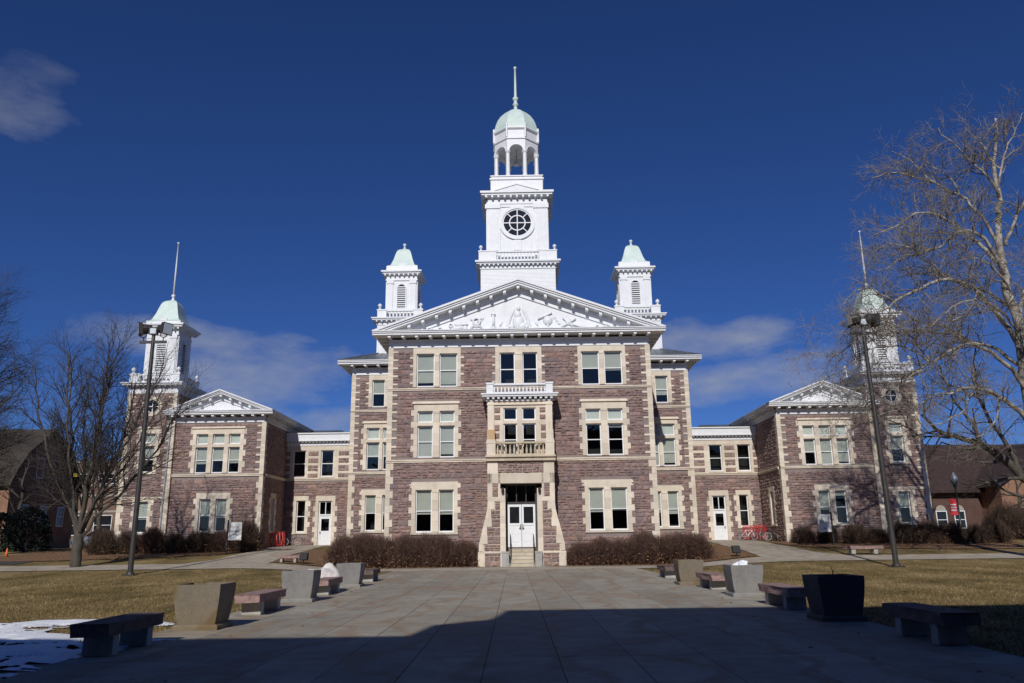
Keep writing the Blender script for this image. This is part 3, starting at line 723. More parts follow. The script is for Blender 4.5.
    # side wall panel
po.box(-W_, W_, D, 0, 5.20, 5.82)                        # lintel band
po.box(-W_, -1.5, D, 0, 5.824, 6.6); po.box(1.5, W_, D, 0, 5.824, 6.6); po.box(-1.5, 1.5, D, -.045, 5.824, 6.6)
porch = po.build('porch', M['trim'], hall)
for ck in cheeks: ck.build('step_cheek', M['bench_leg'], porch)
def panel(a, b, c, e, d=-.045, tf=pf, par=None):
    q = MB(tf); stones(q, a, b, c, e, [], d); q.build('stone_panel', M['stone'], par or porch, recalc=False)
for s in (-1, 1):
    flare = MB(pf)
    a, b = sorted((s*1.48, s*1.84)); panel(a, b, 4.34, 5.18)
    for zz0, zz1, xr in ((3.52, 4.04, 1.68), (2.98, 3.5, 1.98), (2.45, 2.96, 1.96), (1.92, 2.43, 2.24), (1.4, 1.9, 2.22), (.97, 1.38, 2.38)):
        a, b = sorted((s*1.36, s*xr)); stones(flare, a, b, zz0, zz1, [], -.045)
    flare.build('stone_panel', M['stone'], porch, recalc=False)
    a, b = sorted((s*1.36, s*2.34)); panel(a, b, .02, .82, -.02)
panel(-1.48, 1.48, 5.84, 6.58)
# balcony slab and old stone balustrade
bs = MB(pf); bs.box(-W_-.10, W_+.10, D, .20, 6.62, 6.76); bs.box(-W_-.03, W_+.03, D, .12, 6.762, 6.86); bs.box(-W_-.12, W_+.12, D, .26, 6.862, 6.98)
bs.build('balcony', M['trim_old'], porch)
bal = balustrade(pf, -1.62, 1.62, 6.985, 7.86, -.18, .06, 'stone_balustrade', M['trim_old'], porch, .27, .075)
pe = MB(pf); pe.box(-2.2, -1.62, -.42, .12, 6.985, 8.02); pe.box(-2.24, -1.6, -.46, .14, 7.76, 7.86); pe.build('balcony_pedestal', M['trim'], porch); pe = MB(pf)
pe.box(1.62, 2.2, -.42, .12, 6.985, 8.02); pe.box(1.6, 2.24, -.46, .14, 7.76, 7.86); pe.build('balcony_pedestal', M['trim'], porch)
pr = MB(pf); pr.box(-2.17, -1.66, -.40, .10, 8.022, 8.66); pr.build('rust_stained_block', M['trim_rust'], porch)
pr = MB(pf); pr.box(1.68, 2.16, -.38, .08, 8.022, 8.60); pr.build('pedestal_block', M['trim'], porch)
# upper bay
ub = front(Yp+.45); U = MB(ub); W2 = 2.14
op = [(-1.12, -.22), (.12, 1.02)]; op = [(-1.10, -.20), (.14, 1.04)]
FU = Fac(ub)
hol = [(a, b, 7.0, 9.12) for a, b in op]+[(a, b, 9.34, 10.17) for a, b in op]
stp = []
for s in (-1, 1):
    for (a, b, c, e) in ((.0, 0, 0, 0),):
        pass
us = sorted({-W2, W2}|{x for h in hol for x in h[:2]}); zs = sorted({6.98, 10.62}|{x for h in hol for x in h[2:]})
for i in range(len(us)-1):
    for j in range(len(zs)-1):
        c, e = (us[i]+us[i+1])/2, (zs[j]+zs[j+1])/2
        if any(h[0] < c < h[1] and h[2] < e < h[3] for h in hol): continue
        U.box(us[i]+.001, us[i+1]-.001, -.3, 0, zs[j]+.001, zs[j+1]-.001)
for s in (-1, 1):
    a, b = sorted((s*1.72, s*W2)); U.box(a, b, 0, .07, 7.0, 10.62); U.ring(s*1.93, 8.98, .05, .17, -.16, -.07, 16)
    a, b = sorted((s*W2, s*(W2-.02))); U.box(a, b, -1.6, -.3, 6.98, 10.62)
U.box(-W2-.05, W2+.05, -.02, .10, 10.36, 10.45)
bay = U.build('bay_wall', M['trim'], porch)
us_ = MB(ub)
for s in (-1, 1):
    for a, b, c, e in ((1.30, 1.70, 9.82, 10.20), (1.30, 1.70, 9.36, 9.70), (1.36, 1.70, 8.62, 9.05), (1.36, 1.70, 8.12, 8.5), (1.36, 1.70, 7.5, 7.95)):
        a, b = sorted((s*a, s*b)); panel(a, b, c, e, .001, ub, bay)
for a, b in op: sash(ub, a, b, 7.0, 9.12, 0, parent=porch); sash(ub, a, b, 9.34, 10.17, 0, rail=False, parent=porch)
mb = MB(pf); mb.quad((-2.0, -2.0, 6.98), (2.0, -2.0, 6.98), (2.0, -2.0, 10.6), (-2.0, -2.0, 10.6)); mb.build('bay_interior', M['dark_room'], porch)
# white crown cornice and balustrade of the porch
c = MB(pf); yy = -.45
c.box(-2.22, 2.22, D, yy+.10, 10.62, 10.74); modillions(c, -2.1, 2.1, 10.74, 10.88, yy+.08, yy+.34, .36, .16)
c.box(-2.50, 2.50, D, yy+.42, 10.88, 11.0); c.box(-2.56, 2.56, D, yy+.50, 11.002, 11.10)
c.build('porch_cornice', M['white'], porch)
balustrade(pf, -2.05, 2.05, 11.102, 11.78, yy+.02, yy+.24, 'white_balustrade', M['white'], porch, .235, .062, ped=[(-2.2, -1.75), (1.75, 2.2)])
balustrade(sidewall(-2.2, -1), Yp+.5, 54, 11.102, 11.78, -.22, 0, 'white_balustrade', M['white'], porch, .235, .062)
balustrade(sidewall(2.2, 1), Yp+.5, 54, 11.102, 11.78, -.22, 0, 'white_balustrade', M['white'], porch, .235, .062)
# side faces of the porch
for s in (-1, 1):
    tf = sidewall(s*(W_+.002), s); panel(Yp+.3, 54, 4.35, 5.2, 0, tf); panel(Yp+.3, 54, 5.85, 6.6, 0, tf); panel(Yp+.8, 54, 7.0, 10.3, 0, tf)
# doors
df = front(Yp+1.0)
d = MB(df); d.box(-1.02, -.90, -.1, .06, 1.18, 5.2); d.box(.90, 1.02, -.1, .06, 1.18, 5.2); d.box(-.9, .9, -.1, .06, 3.93, 4.05); d.box(-.9, .9, -.1, .06, 5.08, 5.2)
for x in (-.31, .31): d.box(x-.03, x+.03, -.08, .03, 4.05, 5.08)
dfr = d.build('door_frame', M['bronze'], porch)
g = MB(df); g.box(-.9, .9, -.05, -.04, 4.05, 5.08); g.build('pane', M['glass'], porch)
for s in (-1, 1):
    d = MB(df); a, b = sorted((s*.012, s*.895))
    def rect(c0, c1, e0, e1, d0, d1): d.box(c0, c1, d0, d1, e0, e1)
    rect(a, a+.13, 1.2, 3.92, -.06, .0); rect(b-.13, b, 1.2, 3.92, -.06, .0); rect(a+.13, b-.13, 3.74, 3.92, -.06, 0); rect(a+.13, b-.13, 1.2, 1.42, -.06, 0); rect(a+.13, b-.13, 2.55, 2.70, -.06, 0)
    rect(a+.13, b-.13, 1.42, 2.55, -.05, -.035)
    w3 = (b-a-.26)/3
    for i in range(3):
        for zc, hh in ((1.52, .42), (2.02, .42)): rect(a+.13+i*w3+.03, a+.13+(i+1)*w3-.03, zc, zc+hh, -.035, -.012)
    dr = d.build('door', M['sash'], porch)
    g = MB(df); g.box(a+.13, b-.13, -.04, -.03, 2.70, 3.74); g.build('door_glass', M['dark_glass'], porch)
    h = MB(df); h.box(min(s*.05, s*.10), max(s*.05, s*.10), 0, .05, 2.30, 2.62); h.box(min(s*.04, s*.16), max(s*.04, s*.16), .03, .06, 2.36, 2.42); h.build('door_handle', M['black_metal'], porch)
dk = MB(df); dk.quad((-1.0, -.7, 1.2), (1.0, -.7, 1.2), (1.0, -.7, 5.2), (-1.0, -.7, 5.2)); dk.build('bay_interior', M['dark_room'], porch)
pd = MB(pf); pd.box(-1.02, 1.02, -1.6, -.98, .9, 1.18); pd.build('threshold', M['granite_brown_shaded'], porch)
stp_ = MB(pf)
for i in range(5): stp_.box(-.80, .80, -.98 if i == 4 else -1.0, .45-.27*i, .0 if i == 0 else .22*i+.004, .22*(i+1))
stp_.build('entrance_steps', M['trim_old'], porch)
nz = MB(pf)
for i in range(5): nz.box(-.81, .81, .45-.27*i-.26 if i < 4 else -.95, .47-.27*i, .22*(i+1)+.001, .22*(i+1)+.03)
nz.build('step_treads', M['bench_leg'], porch)
hr = MB(pf)
for s in (-1, 1):
    hr.tube([(s*.74, .45, .1), (s*.74, .45, 1.0), (s*.74, -.75, 2.0), (s*.74, -.95, 2.0), (s*.74, -.95, 1.12)], .022, 6); hr.tube([(s*.74, .45, .55), (s*.74, -.75, 1.6)], .016, 6)
hr.build('handrail', M['black_metal'], porch)
for s in (-1, 1):
    lg = MB(pf); lg.lathe(s*1.18, .16, [(.05, 4.55), (.09, 4.62), (.09, 4.85), (.03, 4.93)], 8); lg.box(s*1.18-.02, s*1.18+.02, 0, .16, 4.84, 4.88)
    lg.build('wall_lantern', M['black_metal'], porch)

# ------------------------------------------------------------------ main body flanks (Y=63), links (Y=69), wings (Y=63), towers
BW = 13.5
for s in (-1, 1):
    tf = front(63, s); F = Fac(tf)
    F.group([(9.6, 10.62), (10.85, 11.88)], 12.12, 14.33, 14.72, .28, 'teeth', blinds=[.5, .55] if s < 0 else [.6, .62], sill=False)
    F.group([(9.9, 10.93), (11.18, 12.2)], 7.12, 10.45, 10.80, .26, 'quoin', transom=(9.30, 9.52), cap=.17, blinds=[.5, .6] if s < 0 else [.97, .97], sill=False)
    F.group([(10.0, 10.86), (11.32, 12.18)], 2.45, 5.18, 5.62, .26, 'quoin', blinds=[.5, .55])
    quoins(tf, BW, -1, 6.99, 11.70, 'teeth', F.skips); quoins(tf, BW, -1, 11.89, 14.74, 'teeth', F.skips); quoins(tf, BW, -1, .3, 6.78, 'quoin', F.skips)
    belt(tf, 9.2, BW+.05, 11.72, 11.88, F.skips, .07); belt(tf, 9.2, BW+.05, 6.79, 6.98, F.skips, .10)
    wall(tf, HW, BW, -.3, 15.4, F.holes, F.skips+[(HW, BW, 14.72, 15.5)]); interior(tf, HW, BW-.2, 0, 15, -1.4)
    cornice(tf, HW+.1, BW, 14.74, 1.03, HW+1.0, BW+1.03)
    sk = [(63, 78, 14.72, 15.5)]; t2 = sidewall(s*BW, s); belt(t2, 63.4, 78, 6.79, 6.98, sk, .1); belt(t2, 63.4, 78, 11.72, 11.88, sk, .07)
    wall(t2, 63.35, 78, -.3, 15.4, (), sk); cornice(t2, 63.1, 78, 14.74, 1.0, 63.1, 79)
    # link
    tf = front(69, s); F = Fac(tf); LW0, LW1 = BW, 20.3
    F.group([(18.42, 19.2)], 2.5, 5.14, 5.52, .24, 'quoin', blinds=[0])
    ow = [(16.18, 17.28), (18.6, 19.7)]
    for a, b in ow: F.holes.append((a, b, 7.13, 9.40))
    F.holes.append((16.15, 17.30, 1.40, 5.08))
    F.skips += [(LW0, LW1, 6.78, 11), (15.88, 17.57, 1.2, 5.5)]
    F.skips += jamb_skip(16.15, -1, 1.4, 5.1, .27, 'quoin')+jamb_skip(17.3, 1, 1.4, 5.1, .27, 'quoin')
    mb = MB(tf); jamb(mb, 16.15, -1, 1.2, 5.08, .27, 'quoin'); jamb(mb, 17.3, 1, 1.2, 5.08, .27, 'quoin'); mb.box(15.88, 17.57, -.28, .05, 5.083, 5.52)
    mb.build('door_surround', M['trim'], hall)
    mb = MB(tf)      # sandstone upper storey with quartzite panels
    for a, b in ((LW0, 16.18), (17.28, 18.6), (19.7, LW1)):
        n = 5; h = (9.40-6.99)/n
        for i in range(n): mb.box(a+.002, b-.002, -.3, .03, 6.99+i*h+.002, 6.99+(i+1)*h-.002)
    mb.box(LW0, LW1, -.3, .045, 9.402, 9.80); mb.box(LW0, LW1, -.3, .06, 6.80, 6.988); mb.box(LW0, LW1, .06, .11, 6.92, 6.985)
    for a, b in ow: mb.box(a-.1, b+.1, -.28, .12, 7.0, 7.128)
    mb.build('upper_storey_trim', M['trim'], hall)
    for a, b in ((14.0, 15.75), (17.50, 18.38), (19.92, 20.28)):
        for c, e in ((7.05, 7.42), (7.62, 8.12), (8.30, 8.72), (8.92, 9.32)): panel(a, b, c, e, .031, tf, hall)
    for a, b in ow: sash(tf, a, b, 7.13, 9.40, 0)
    wall(tf, LW0, LW1, .8, 10.6, F.holes, F.skips); interior(tf, LW0, LW1, 1, 10.6, -1.2)
    mb = MB(tf); mb.box(LW0, LW1, 0, .10, 9.80, 10.05); modillions(mb, LW0+.2, LW1-.2, 10.05, 10.16, .08, .30, .3, .13)
    mb.box(LW0, LW1, 0, .42, 10.16, 10.26); mb.box(LW0, LW1, -.3, .36, 10.262, 10.78); mb.box(LW0, LW1, -.32, .46, 10.782, 10.88); mb.build('cornice', M['white'], hall)
    rf = MB(lambda x, y, z: (s*x, y-Y0, z)); rf.box(LW0+.05, LW1-.05, 69.3, 77, 10.45, 10.60)
    rf.add([(15.4, 71, 10.62), (20.3, 71, 10.62), (20.3, 79, 10.62), (15.4, 79, 10.62), (16.9, 75, 11.95), (20.3, 75, 11.95)], [(0, 1, 5, 4), (1, 2, 5), (2, 3, 4, 5), (3, 0, 4), (0, 3, 2, 1)])
    rf.build('roof', M['roof'], hall)
    d = MB(tf); a, b = 16.15, 17.30
    d.box(a, a+.10, -.24, -.10, 1.4, 5.08); d.box(b-.10, b, -.24, -.10, 1.4, 5.08); d.box(a+.1, b-.1, -.24, -.1, 4.98, 5.08); d.box(a+.1, b-.1, -.24, -.1, 3.86, 3.98); d.box((a+b)/2-.03, (a+b)/2+.03, -.22, -.12, 3.98, 4.98)
    d.build('door_frame', M['sash'], hall)
    d = MB(tf); d.box(a+.1, a+.24, -.22, -.16, 1.42, 3.86); d.box(b-.24, b-.1, -.22, -.16, 1.42, 3.86); d.box(a+.24, b-.24, -.22, -.16, 3.60, 3.86); d.box(a+.24, b-.24, -.22, -.16, 1.42, 1.62); d.box(a+.24, b-.24, -.22, -.16, 2.42, 2.60)
    d.box(a+.24, b-.24, -.21, -.19, 1.62, 2.42); d.box(a+.30, (a+b)/2-.03, -.19, -.165, 1.70, 2.34); d.box((a+b)/2+.03, b-.30, -.19, -.165, 1.70, 2.34)
    dd = d.build('door', M['sash'], hall)
    g = MB(tf); g.box(a+.24, b-.24, -.20, -.19, 2.60, 3.60); g.box(a+.1, b-.1, -.19, -.18, 3.98, 4.98); g.build('pane', M['glass'], dd)
    h = MB(tf); h.box(b-.21, b-.15, -.16, -.10, 2.36, 2.56); h.build('handle', M['black_metal'], dd)
    ds = MB(tf); ds.box(15.9, 17.6, 0, .5, 1.2, 1.42); ds.build('door_step', M['walk'], hall)

    # wing
    A, B_, CX = 20.3, 27.5, 23.9
    tf = front(63, s); F = Fac(tf)
    F.group([(22.26, 23.17), (23.52, 24.47), (24.83, 25.78)], 7.05, 10.15, 10.58, .28, 'quoin', transom=(9.10, 9.33), cap=.15, blinds=([.55, .6, .6] if s < 0 else [.6, .97, .97]), sill=False)
    F.group([(23.0, 23.86), (24.26, 25.14)], 2.55, 5.06, 5.52, .28, 'quoin', blinds=[.6, .55] if s < 0 else [.6, .1])
    quoins(tf, A, 1, 6.99, 11.06, 'teeth', F.skips); quoins(tf, A, 1, .8, 6.78, 'quoin', F.skips)
    belt(tf, A-.05, B_, 6.79, 6.98, F.skips, .10)
    wall(tf, A, B_, .5, 11.75, F.holes, F.skips+[(A, B_, 11.04, 11.8)]); interior(tf, A+.2, B_, 1, 11.3, -1.4)
    cornice(tf, A, B_+.2, 11.05, .85, A-.72, B_+.75, .42, .8)
    pediment(s, CX, 4.36, 11.94, 13.62, 62.1, 62.9, .80, t=.32, bed=.44)
    rf = MB(lambda x, y, z: (s*x, y-Y0, z)); rf.prism([(CX-4.33, 11.88), (CX, 13.55), (CX+4.33, 11.88)], 63.1, 80); rf.build('roof', M['roof'], hall)
    # side wall towards the court
    t2 = sidewall(s*A, -s); F = Fac(t2)
    F.group([(65.4, 66.3)], 2.6, 5.2, 5.6, .26, 'quoin', blinds=[0])
    belt(t2, 63.4, 69, 6.79, 6.98, F.skips, .10)
    wall(t2, 63.35, 80, .5, 11.6, F.holes, F.skips+[(63, 80, 11.04, 11.8)]); interior(t2, 63.3, 69, 1, 10, -1.0)
    cornice(t2, 63.1, 80, 11.05, .72, 63.1, 80, .42, .8)

    # tower of the wing
    T0, T1, TY = 27.55, 31.45, 62.8
    tf = front(TY, s); F = Fac(tf); TC = 29.5
    F.group([(29.06, 29.92)], 2.52, 4.92, 5.06, .24, 'quoin', blinds=[.5])
    F.group([(28.98, 30.0)], 7.16, 10.24, 10.62, .27, 'quoin', transom=(9.22, 9.46), cap=.12, blinds=[.5])
    belt(tf, T0-.05, T1+.05, 5.07, 5.24, F.skips, .09)
    for ss_, u in ((1, T0), (-1, T1)):
        quoins(tf, u, ss_, 5.26, 13.45, 'teeth', F.skips); quoins(tf, u, ss_, .8, 5.05, 'quoin', F.skips, jw=.34)
    # round window
    F.holes.append((TC-.5, TC+.5, 11.92, 12.92)); F.skips.append((TC-.82, TC+.82, 11.6, 13.24))
    wall(tf, T0, T1, .5, 13.5, F.holes, F.skips)
    mb = MB(tf)
    mb.ring(TC, 12.42, .52, .80, -.2, .06, 28); mb.build('round_surround', M['trim'], hall)
    # corner fillers between the square opening and the round frame
    wf = MB(tf); wf.ring(TC, 12.42, .46, .53, -.16, -.06, 28); wf.box(TC-.03, TC+.03, -.14, -.08, 11.95, 12.89); wf.box(TC-.47, TC+.47, -.139, -.081, 12.39, 12.45); 
    rw = wf.build('round_window', M['sash'], hall)
    gp = MB(tf); gp.prism([(TC+.48*math.cos(k*math.pi/12), 12.42+.48*math.sin(k*math.pi/12)) for k in range(24)], -.12, -.115); gp.build('pane', M['glass'], rw)
    interior(tf, T0+.1, T1-.1, 1, 13.4, -1.2)
    for xx, dirn in ((T0, -s), (T1, s)):
        sk = [(TY, 67, 13.44, 14)]; t2 = sidewall(s*xx, dirn); wall(t2, TY+.35, 66.7, .5, 13.5, (), sk)
    wl_ = MB(lambda x, y, z: (s*x, y-Y0, z)); wl_.box(T0, T1, 66.6, 66.7, .5, 13.5); wl_.build('wall', M['stone'], hall)
    # white belfry
    cy = TY+1.95
    X = s*TC
    b = HB()
    b.square(X, cy, [(2.02, 13.46), (2.02, 13.62), (2.00, 13.62), (2.00, 13.98), (2.1, 13.98), (2.1, 14.08), (2.42, 14.1), (2.42, 14.2), (2.52, 14.22), (2.52, 14.32), (2.05, 14.36), (2.0, 14.40)])
    for k in range(10):
        for d_ in (-1, 1):
            c_ = X-1.95+k*.433; b.box(c_-.06, c_+.06, cy-2.36, cy-2.05, 13.99, 14.095); b.box(X+d_*2.05 if d_ > 0 else X-2.36, X+2.36 if d_ > 0 else X-2.05, cy-1.95+k*.433-.06, cy-1.95+k*.433+.06, 13.99, 14.095)
    bel = b.build('wing_belfry', M['white'], hall)
    b = HB()
    b.square(X, cy, [(1.36, 14.3), (1.36, 14.9), (1.28, 14.95), (1.28, 18.45), (1.36, 18.5), (1.36, 18.62), (1.30, 18.64), (1.30, 19.0), (1.42, 19.04)])
    for fx, fy in ((0, -1), (1, 0), (-1, 0)):
        for k in (-1, 1):
            if fy: b.box(X+k*.96-.24, X+k*.96+.24, cy-1.36, cy-1.2, 14.9, 18.5); b.box(X+k*.96-.30, X+k*.96+.30, cy-1.41, cy-1.2, 18.2, 18.48)
            else:
                xa, xb = sorted((X+fx*1.36, X+fx*1.2)); b.box(xa, xb, cy+k*.96-.24, cy+k*.96+.24, 14.9, 18.5)
    b.square(X, cy, [(1.42, 19.04), (1.75, 19.10), (1.75, 19.22), (1.86, 19.25), (1.86, 19.40), (1.45, 19.46), (1.42, 19.7)])
    for k in range(8):
        c_ = X-1.4+k*.4; b.box(c_-.06, c_+.06, cy-1.72, cy-1.4, 18.92, 19.07)
        c2 = cy-1.4+k*.4; xa, xb = sorted((X-s*1.4, X-s*1.72)); b.box(xa, xb, c2-.06, c2+.06, 18.92, 19.07)
    b.build('shaft', M['white'], bel)
    def louver(parent, tfx, uc, z0, zt, w, d):
        r = w/2; fr = MB(tfx); fr.box(uc-r-.09, uc-r, d, d+.07, z0, zt-r); fr.box(uc+r, uc+r+.09, d, d+.07, z0, zt-r); fr.ring(uc, zt-r, r, r+.09, d, d+.07, 14, 0, math.pi); fr.box(uc-r-.12, uc+r+.12, d, d+.12, z0-.1, z0)
        sl = MB(tfx); nn = int((zt-z0)/.19)
        for i in range(nn):
            z = z0+.03+i*.19; ww = r if z < zt-r else math.sqrt(max(.02, r*r-(z-zt+r)**2))
            sl.hexa([(uc-ww, d+.055, z), (uc+ww, d+.055, z), (uc+ww, d+.005, z+.07), (uc-ww, d+.005, z+.07), (uc-ww, d+.055, z+.04), (uc+ww, d+.055, z+.04), (uc+ww, d+.005, z+.11), (uc-ww, d+.005, z+.11)])
        bk = MB(tfx); bk.prism([(uc-r, z0), (uc+r, z0), (uc+r, zt-r)]+[(uc+r*math.cos(k*math.pi/10), zt-r+r*math.sin(k*math.pi/10)) for k in range(1, 10)]+[(uc-r, zt-r)], d+.002, d+.006)
        f_ = fr.build('louver_vent', M['white'], parent)
        sl.build('louver_vent', M['white'], parent); bk.build('louver_vent', M['dark_room'], parent)
    louver(bel, front(cy-1.28), X, 15.35, 18.0, .72, 0.0)
    louver(bel, sidewall(X-s*1.28, -s), cy, 15.35, 18.0, .72, 0.0)
    louver(bel, sidewall(X+s*1.28, s), cy, 15.35, 18.0, .72, 0.0)
    def bal4(parent, X, cy, h, z0, z1, sides=((0, -1), (1, 0), (-1, 0)), urn=True, pw=.5):
        for fx, fy in sides:
            if fy: balustrade(front(cy-h+.02), X-h+.01, X+h-.01, z0, z1, -.2, 0, 'balustrade', M['white'], parent, .29, .075, ped=[(X-h-.02+.001, X-h+pw+.35), (X+h-pw-.35, X+h+.019)])
            else: balustrade(sidewall(X+fx*(h-.02), fx), cy-h+.23, cy+h-.03, z0, z1, -.2, 0, 'balustrade', M['white'], parent, .22, .06, ped=[(cy-h+.1, cy-h+pw+.35), (cy+h-pw-.35, cy+h-.05)])
        if urn:
            for a in (-1, 1):
                for b_ in (-1, 1):
                    u_ = HB(); u_.lathe(X+a*(h-.16), cy+b_*(h-.16), [(.16, z1+.04), (.16, z1+.12), (.07, z1+.16), (.07, z1+.24), (.15, z1+.32), (.18, z1+.42), (.14, z1+.52), (.05, z1+.58), (.03, z1+.62)], 10)
                    u_.build('urn', M['white'], parent, smooth=True)
    bal4(bel, X, cy, 2.0, 14.40, 15.06, pw=.4)
    def cupola(parent, X, cy, z, k=1.0, fin=True, pole=0):
        prof = [(1.42, 0), (1.38, .06), (1.22, .14), (1.10, .26), (1.09, .29), (1.00, .52), (.99, .55), (.90, .82), (.89, .85), (.82, 1.12), (.81, 1.15), (.74, 1.42), (.73, 1.45), (.66, 1.68), (.56, 1.88), (.40, 2.02), (.22, 2.10), (.12, 2.14)]
        b = HB(); b.square(X, cy, [(h*k, z+zz*k) for h, zz in prof]); cu = b.build('cupola', M['copper'], parent)
        zt = z+2.14*k; b = HB()
        b.lathe(X, cy, [(.16*k, zt-.05), (.20*k, zt+.05), (.09*k, zt+.12), (.10*k, zt+.3), (.17*k, zt+.38), (.17*k, zt+.48), (.06*k, zt+.56)], 10)
        if pole: b.lathe(X, cy, [(.085, zt+.4), (.07, zt+pole*.6), (.045, zt+pole-.15), (.10, zt+pole-.12), (.10, zt+pole-.02), (.02, zt+pole)], 8)
        b.build('finial', M['copper' if not pole else 'white'], parent, smooth=True)
        # small arched dormer at the foot, front
        b = HB(); b.ring(X, z+.02, .0, .30*k, cy-1.42*k, cy-1.0*k, 14, 0, math.pi); b.build('cupola_dormer', M['white'], parent)
    cupola(bel, X, cy, 19.66, 1.02, pole=5.3)
    # downspout beside the tower
    b = MB(tf); b.tube([(27.75, .9, 11.6), (27.75, .35, 11.3), (27.80, .15, 10.9), (27.95, .12, 2.0), (27.95, .35, 1.55)], .06, 8); b.build('downspout', M['galv'], hall)
    # turret over the main body
    X = s*10.05; cy = 66.6
    b = HB(); b.square(X, cy, [(1.90, 16.2), (1.90, 19.35), (1.95, 19.38), (1.95, 19.6), (2.0, 19.62), (2.0, 19.72), (2.28, 19.76), (2.28, 19.86), (2.36, 19.88), (2.36, 19.98), (1.95, 20.02)])
    for k in range(10): c_ = X-1.9+k*.42; b.box(c_-.06, c_+.06, cy-2.24, cy-1.95, 19.62, 19.755)
    tu = b.build('turret', M['white'], hall)
    b = HB(); b.square(X, cy, [(1.38, 19.9), (1.38, 20.75), (1.30, 20.8), (1.30, 23.45), (1.38, 23.5), (1.38, 23.62), (1.32, 23.64), (1.32, 23.98), (1.45, 24.02), (1.62, 24.06), (1.62, 24.16), (1.74, 24.2), (1.74, 24.34), (1.36, 24.4), (1.34, 24.86)])
    for k in (-1, 1):
        b.box(X+k*.98-.24, X+k*.98+.24, cy-1.37, cy-1.2, 20.8, 23.5); b.box(X+k*.98-.30, X+k*.98+.30, cy-1.42, cy-1.2, 23.22, 23.48)
        for fx in (-1, 1): xa, xb = sorted((X+fx*1.37, X+fx*1.2)); b.box(xa, xb, cy+k*.98-.24, cy+k*.98+.24, 20.8, 23.5)
    for k in range(8): c_ = X-1.4+k*.4; b.box(c_-.06, c_+.06, cy-1.62, cy-1.34, 23.90, 24.05)
    b.build('shaft', M['white'], tu)
    louver(tu, front(cy-1.30), X, 20.95, 23.15, .70, 0); louver(tu, sidewall(X-s*1.3, -s), cy, 20.95, 23.15, .70, 0); louver(tu, sidewall(X+s*1.3, s), cy, 20.95, 23.15, .70, 0)
    bal4(tu, X, cy, 1.90, 20.02, 20.72, pw=.4)
    cupola(tu, X, cy, 24.84, .93)

# main hip roof with standing seams
b = HB(); e = 1.05; xa, ya, yb, z0_ = BW+e, 63-e, 78+e, 15.78; yc = (ya+yb)/2; zr = z0_+(yc-ya)*.42; xr = xa-(yc-ya)
b.add([(-xa, ya, z0_), (xa, ya, z0_), (xa, yb, z0_), (-xa, yb, z0_), (-xr, yc, zr), (xr, yc, zr)], [(0, 1, 5, 4), (1, 2, 5), (2, 3, 4, 5), (3, 0, 4), (3, 2, 1, 0)])
x = -xa+.4
while x < xa:
    if abs(x) > 8.5:
        run = min(xa-abs(x), yc-ya); b.tube([(x, ya+.02, z0_+.02), (x, ya+run, z0_+run*.42+.02)], .022, 4)
        if run > 0: pass
    x += .55
for sx in (-1, 1): b.tube([(sx*xa, ya, z0_+.02), (sx*xr, yc, zr+.02)], .05, 5)
b.build('roof', M['roof'], hall)
b = HB(); b.box(-BW, BW, 77.9, 78.1, -.3, 15.4); b.build('wall', M['mortar'], hall)

# ------------------------------------------------------------------ clock tower
X, cy = 0.0, 70.2
b = HB(); b.square(X, cy, [(3.30, 16.5), (3.30, 24.95), (3.36, 24.97)]); 
z = 21.0
while z < 24.9:
    b.square(X, cy, [(3.30, z), (3.318, z+.004), (3.302, z+.12)]); z += .125
tw = b.build('clock_tower', M['clap'], hall)
b = HB(); b.square(X, cy, [(3.33, 24.95), (3.38, 24.97), (3.38, 25.1), (3.36, 25.1), (3.36, 25.34), (3.66, 25.38), (3.66, 25.48), (3.78, 25.52), (3.78, 25.68), (3.3, 25.74), (2.7, 25.76)])
for k in range(18):
    c_ = X-3.3+k*.388; b.box(c_-.07, c_+.07, cy-3.64, cy-3.3, 25.22, 25.375)
    for fx in (-1, 1): xa_, xb_ = sorted((fx*3.3, fx*3.64)); b.box(xa_, xb_, cy-3.3+k*.388-.07, cy-3.3+k*.388+.07, 25.22, 25.375)
b.build('tower_cornice', M['white'], tw)
bal4(tw, X, cy, 3.45, 25.74, 26.62, pw=1.2)
b = HB(); b.square(X, cy, [(2.73, 25.7), (2.73, 31.35), (2.80, 31.4), (2.80, 31.55), (2.75, 31.57), (2.75, 32.0), (2.95, 32.06), (3.22, 32.12), (3.22, 32.26), (3.34, 32.3), (3.34, 32.5), (2.4, 32.62)])
for fy in (-1,):
    for k in (-1, 1):
        b.box(k*2.15-.62, k*2.15+.62, cy-2.82, cy-2.6, 26.4, 31.38) ; b.box(k*2.15-.42, k*2.15+.42, cy-2.86, cy-2.6, 26.9, 30.6); b.box(k*2.2-.72, k*2.2+.66, cy-2.9, cy-2.6, 30.95, 31.36)
for fx in (-1, 1):
    for k in (-1, 1): xa_, xb_ = sorted((fx*2.82, fx*2.6)); b.box(xa_, xb_, cy+k*2.15-.55, cy+k*2.15+.55, 26.4, 31.38)
b.box(-1.5, 1.5, cy-2.80, cy-2.6, 31.1, 31.34); b.box(-.35, .35, cy-2.81, cy-2.6, 26.9, 27.9)
for k in range(11):
    c_ = -2.8+k*.56; b.box(c_-.09, c_+.09, cy-3.2, cy-2.7, 31.92, 32.11)
    for fx in (-1, 1): xa_, xb_ = sorted((fx*2.7, fx*3.2)); b.box(xa_, xb_, cy-2.8+k*.56-.09, cy-2.8+k*.56+.09, 31.92, 32.11)
b.prism([(-1.85, 32.5), (0, 33.05), (1.85, 32.5)], cy-3.34, cy-2.6); b.prism([(-2.0, 32.5), (-1.85, 32.5), (0, 33.05), (1.85, 32.5), (2.0, 32.5), (0, 33.17)], cy-3.40, cy-2.6)
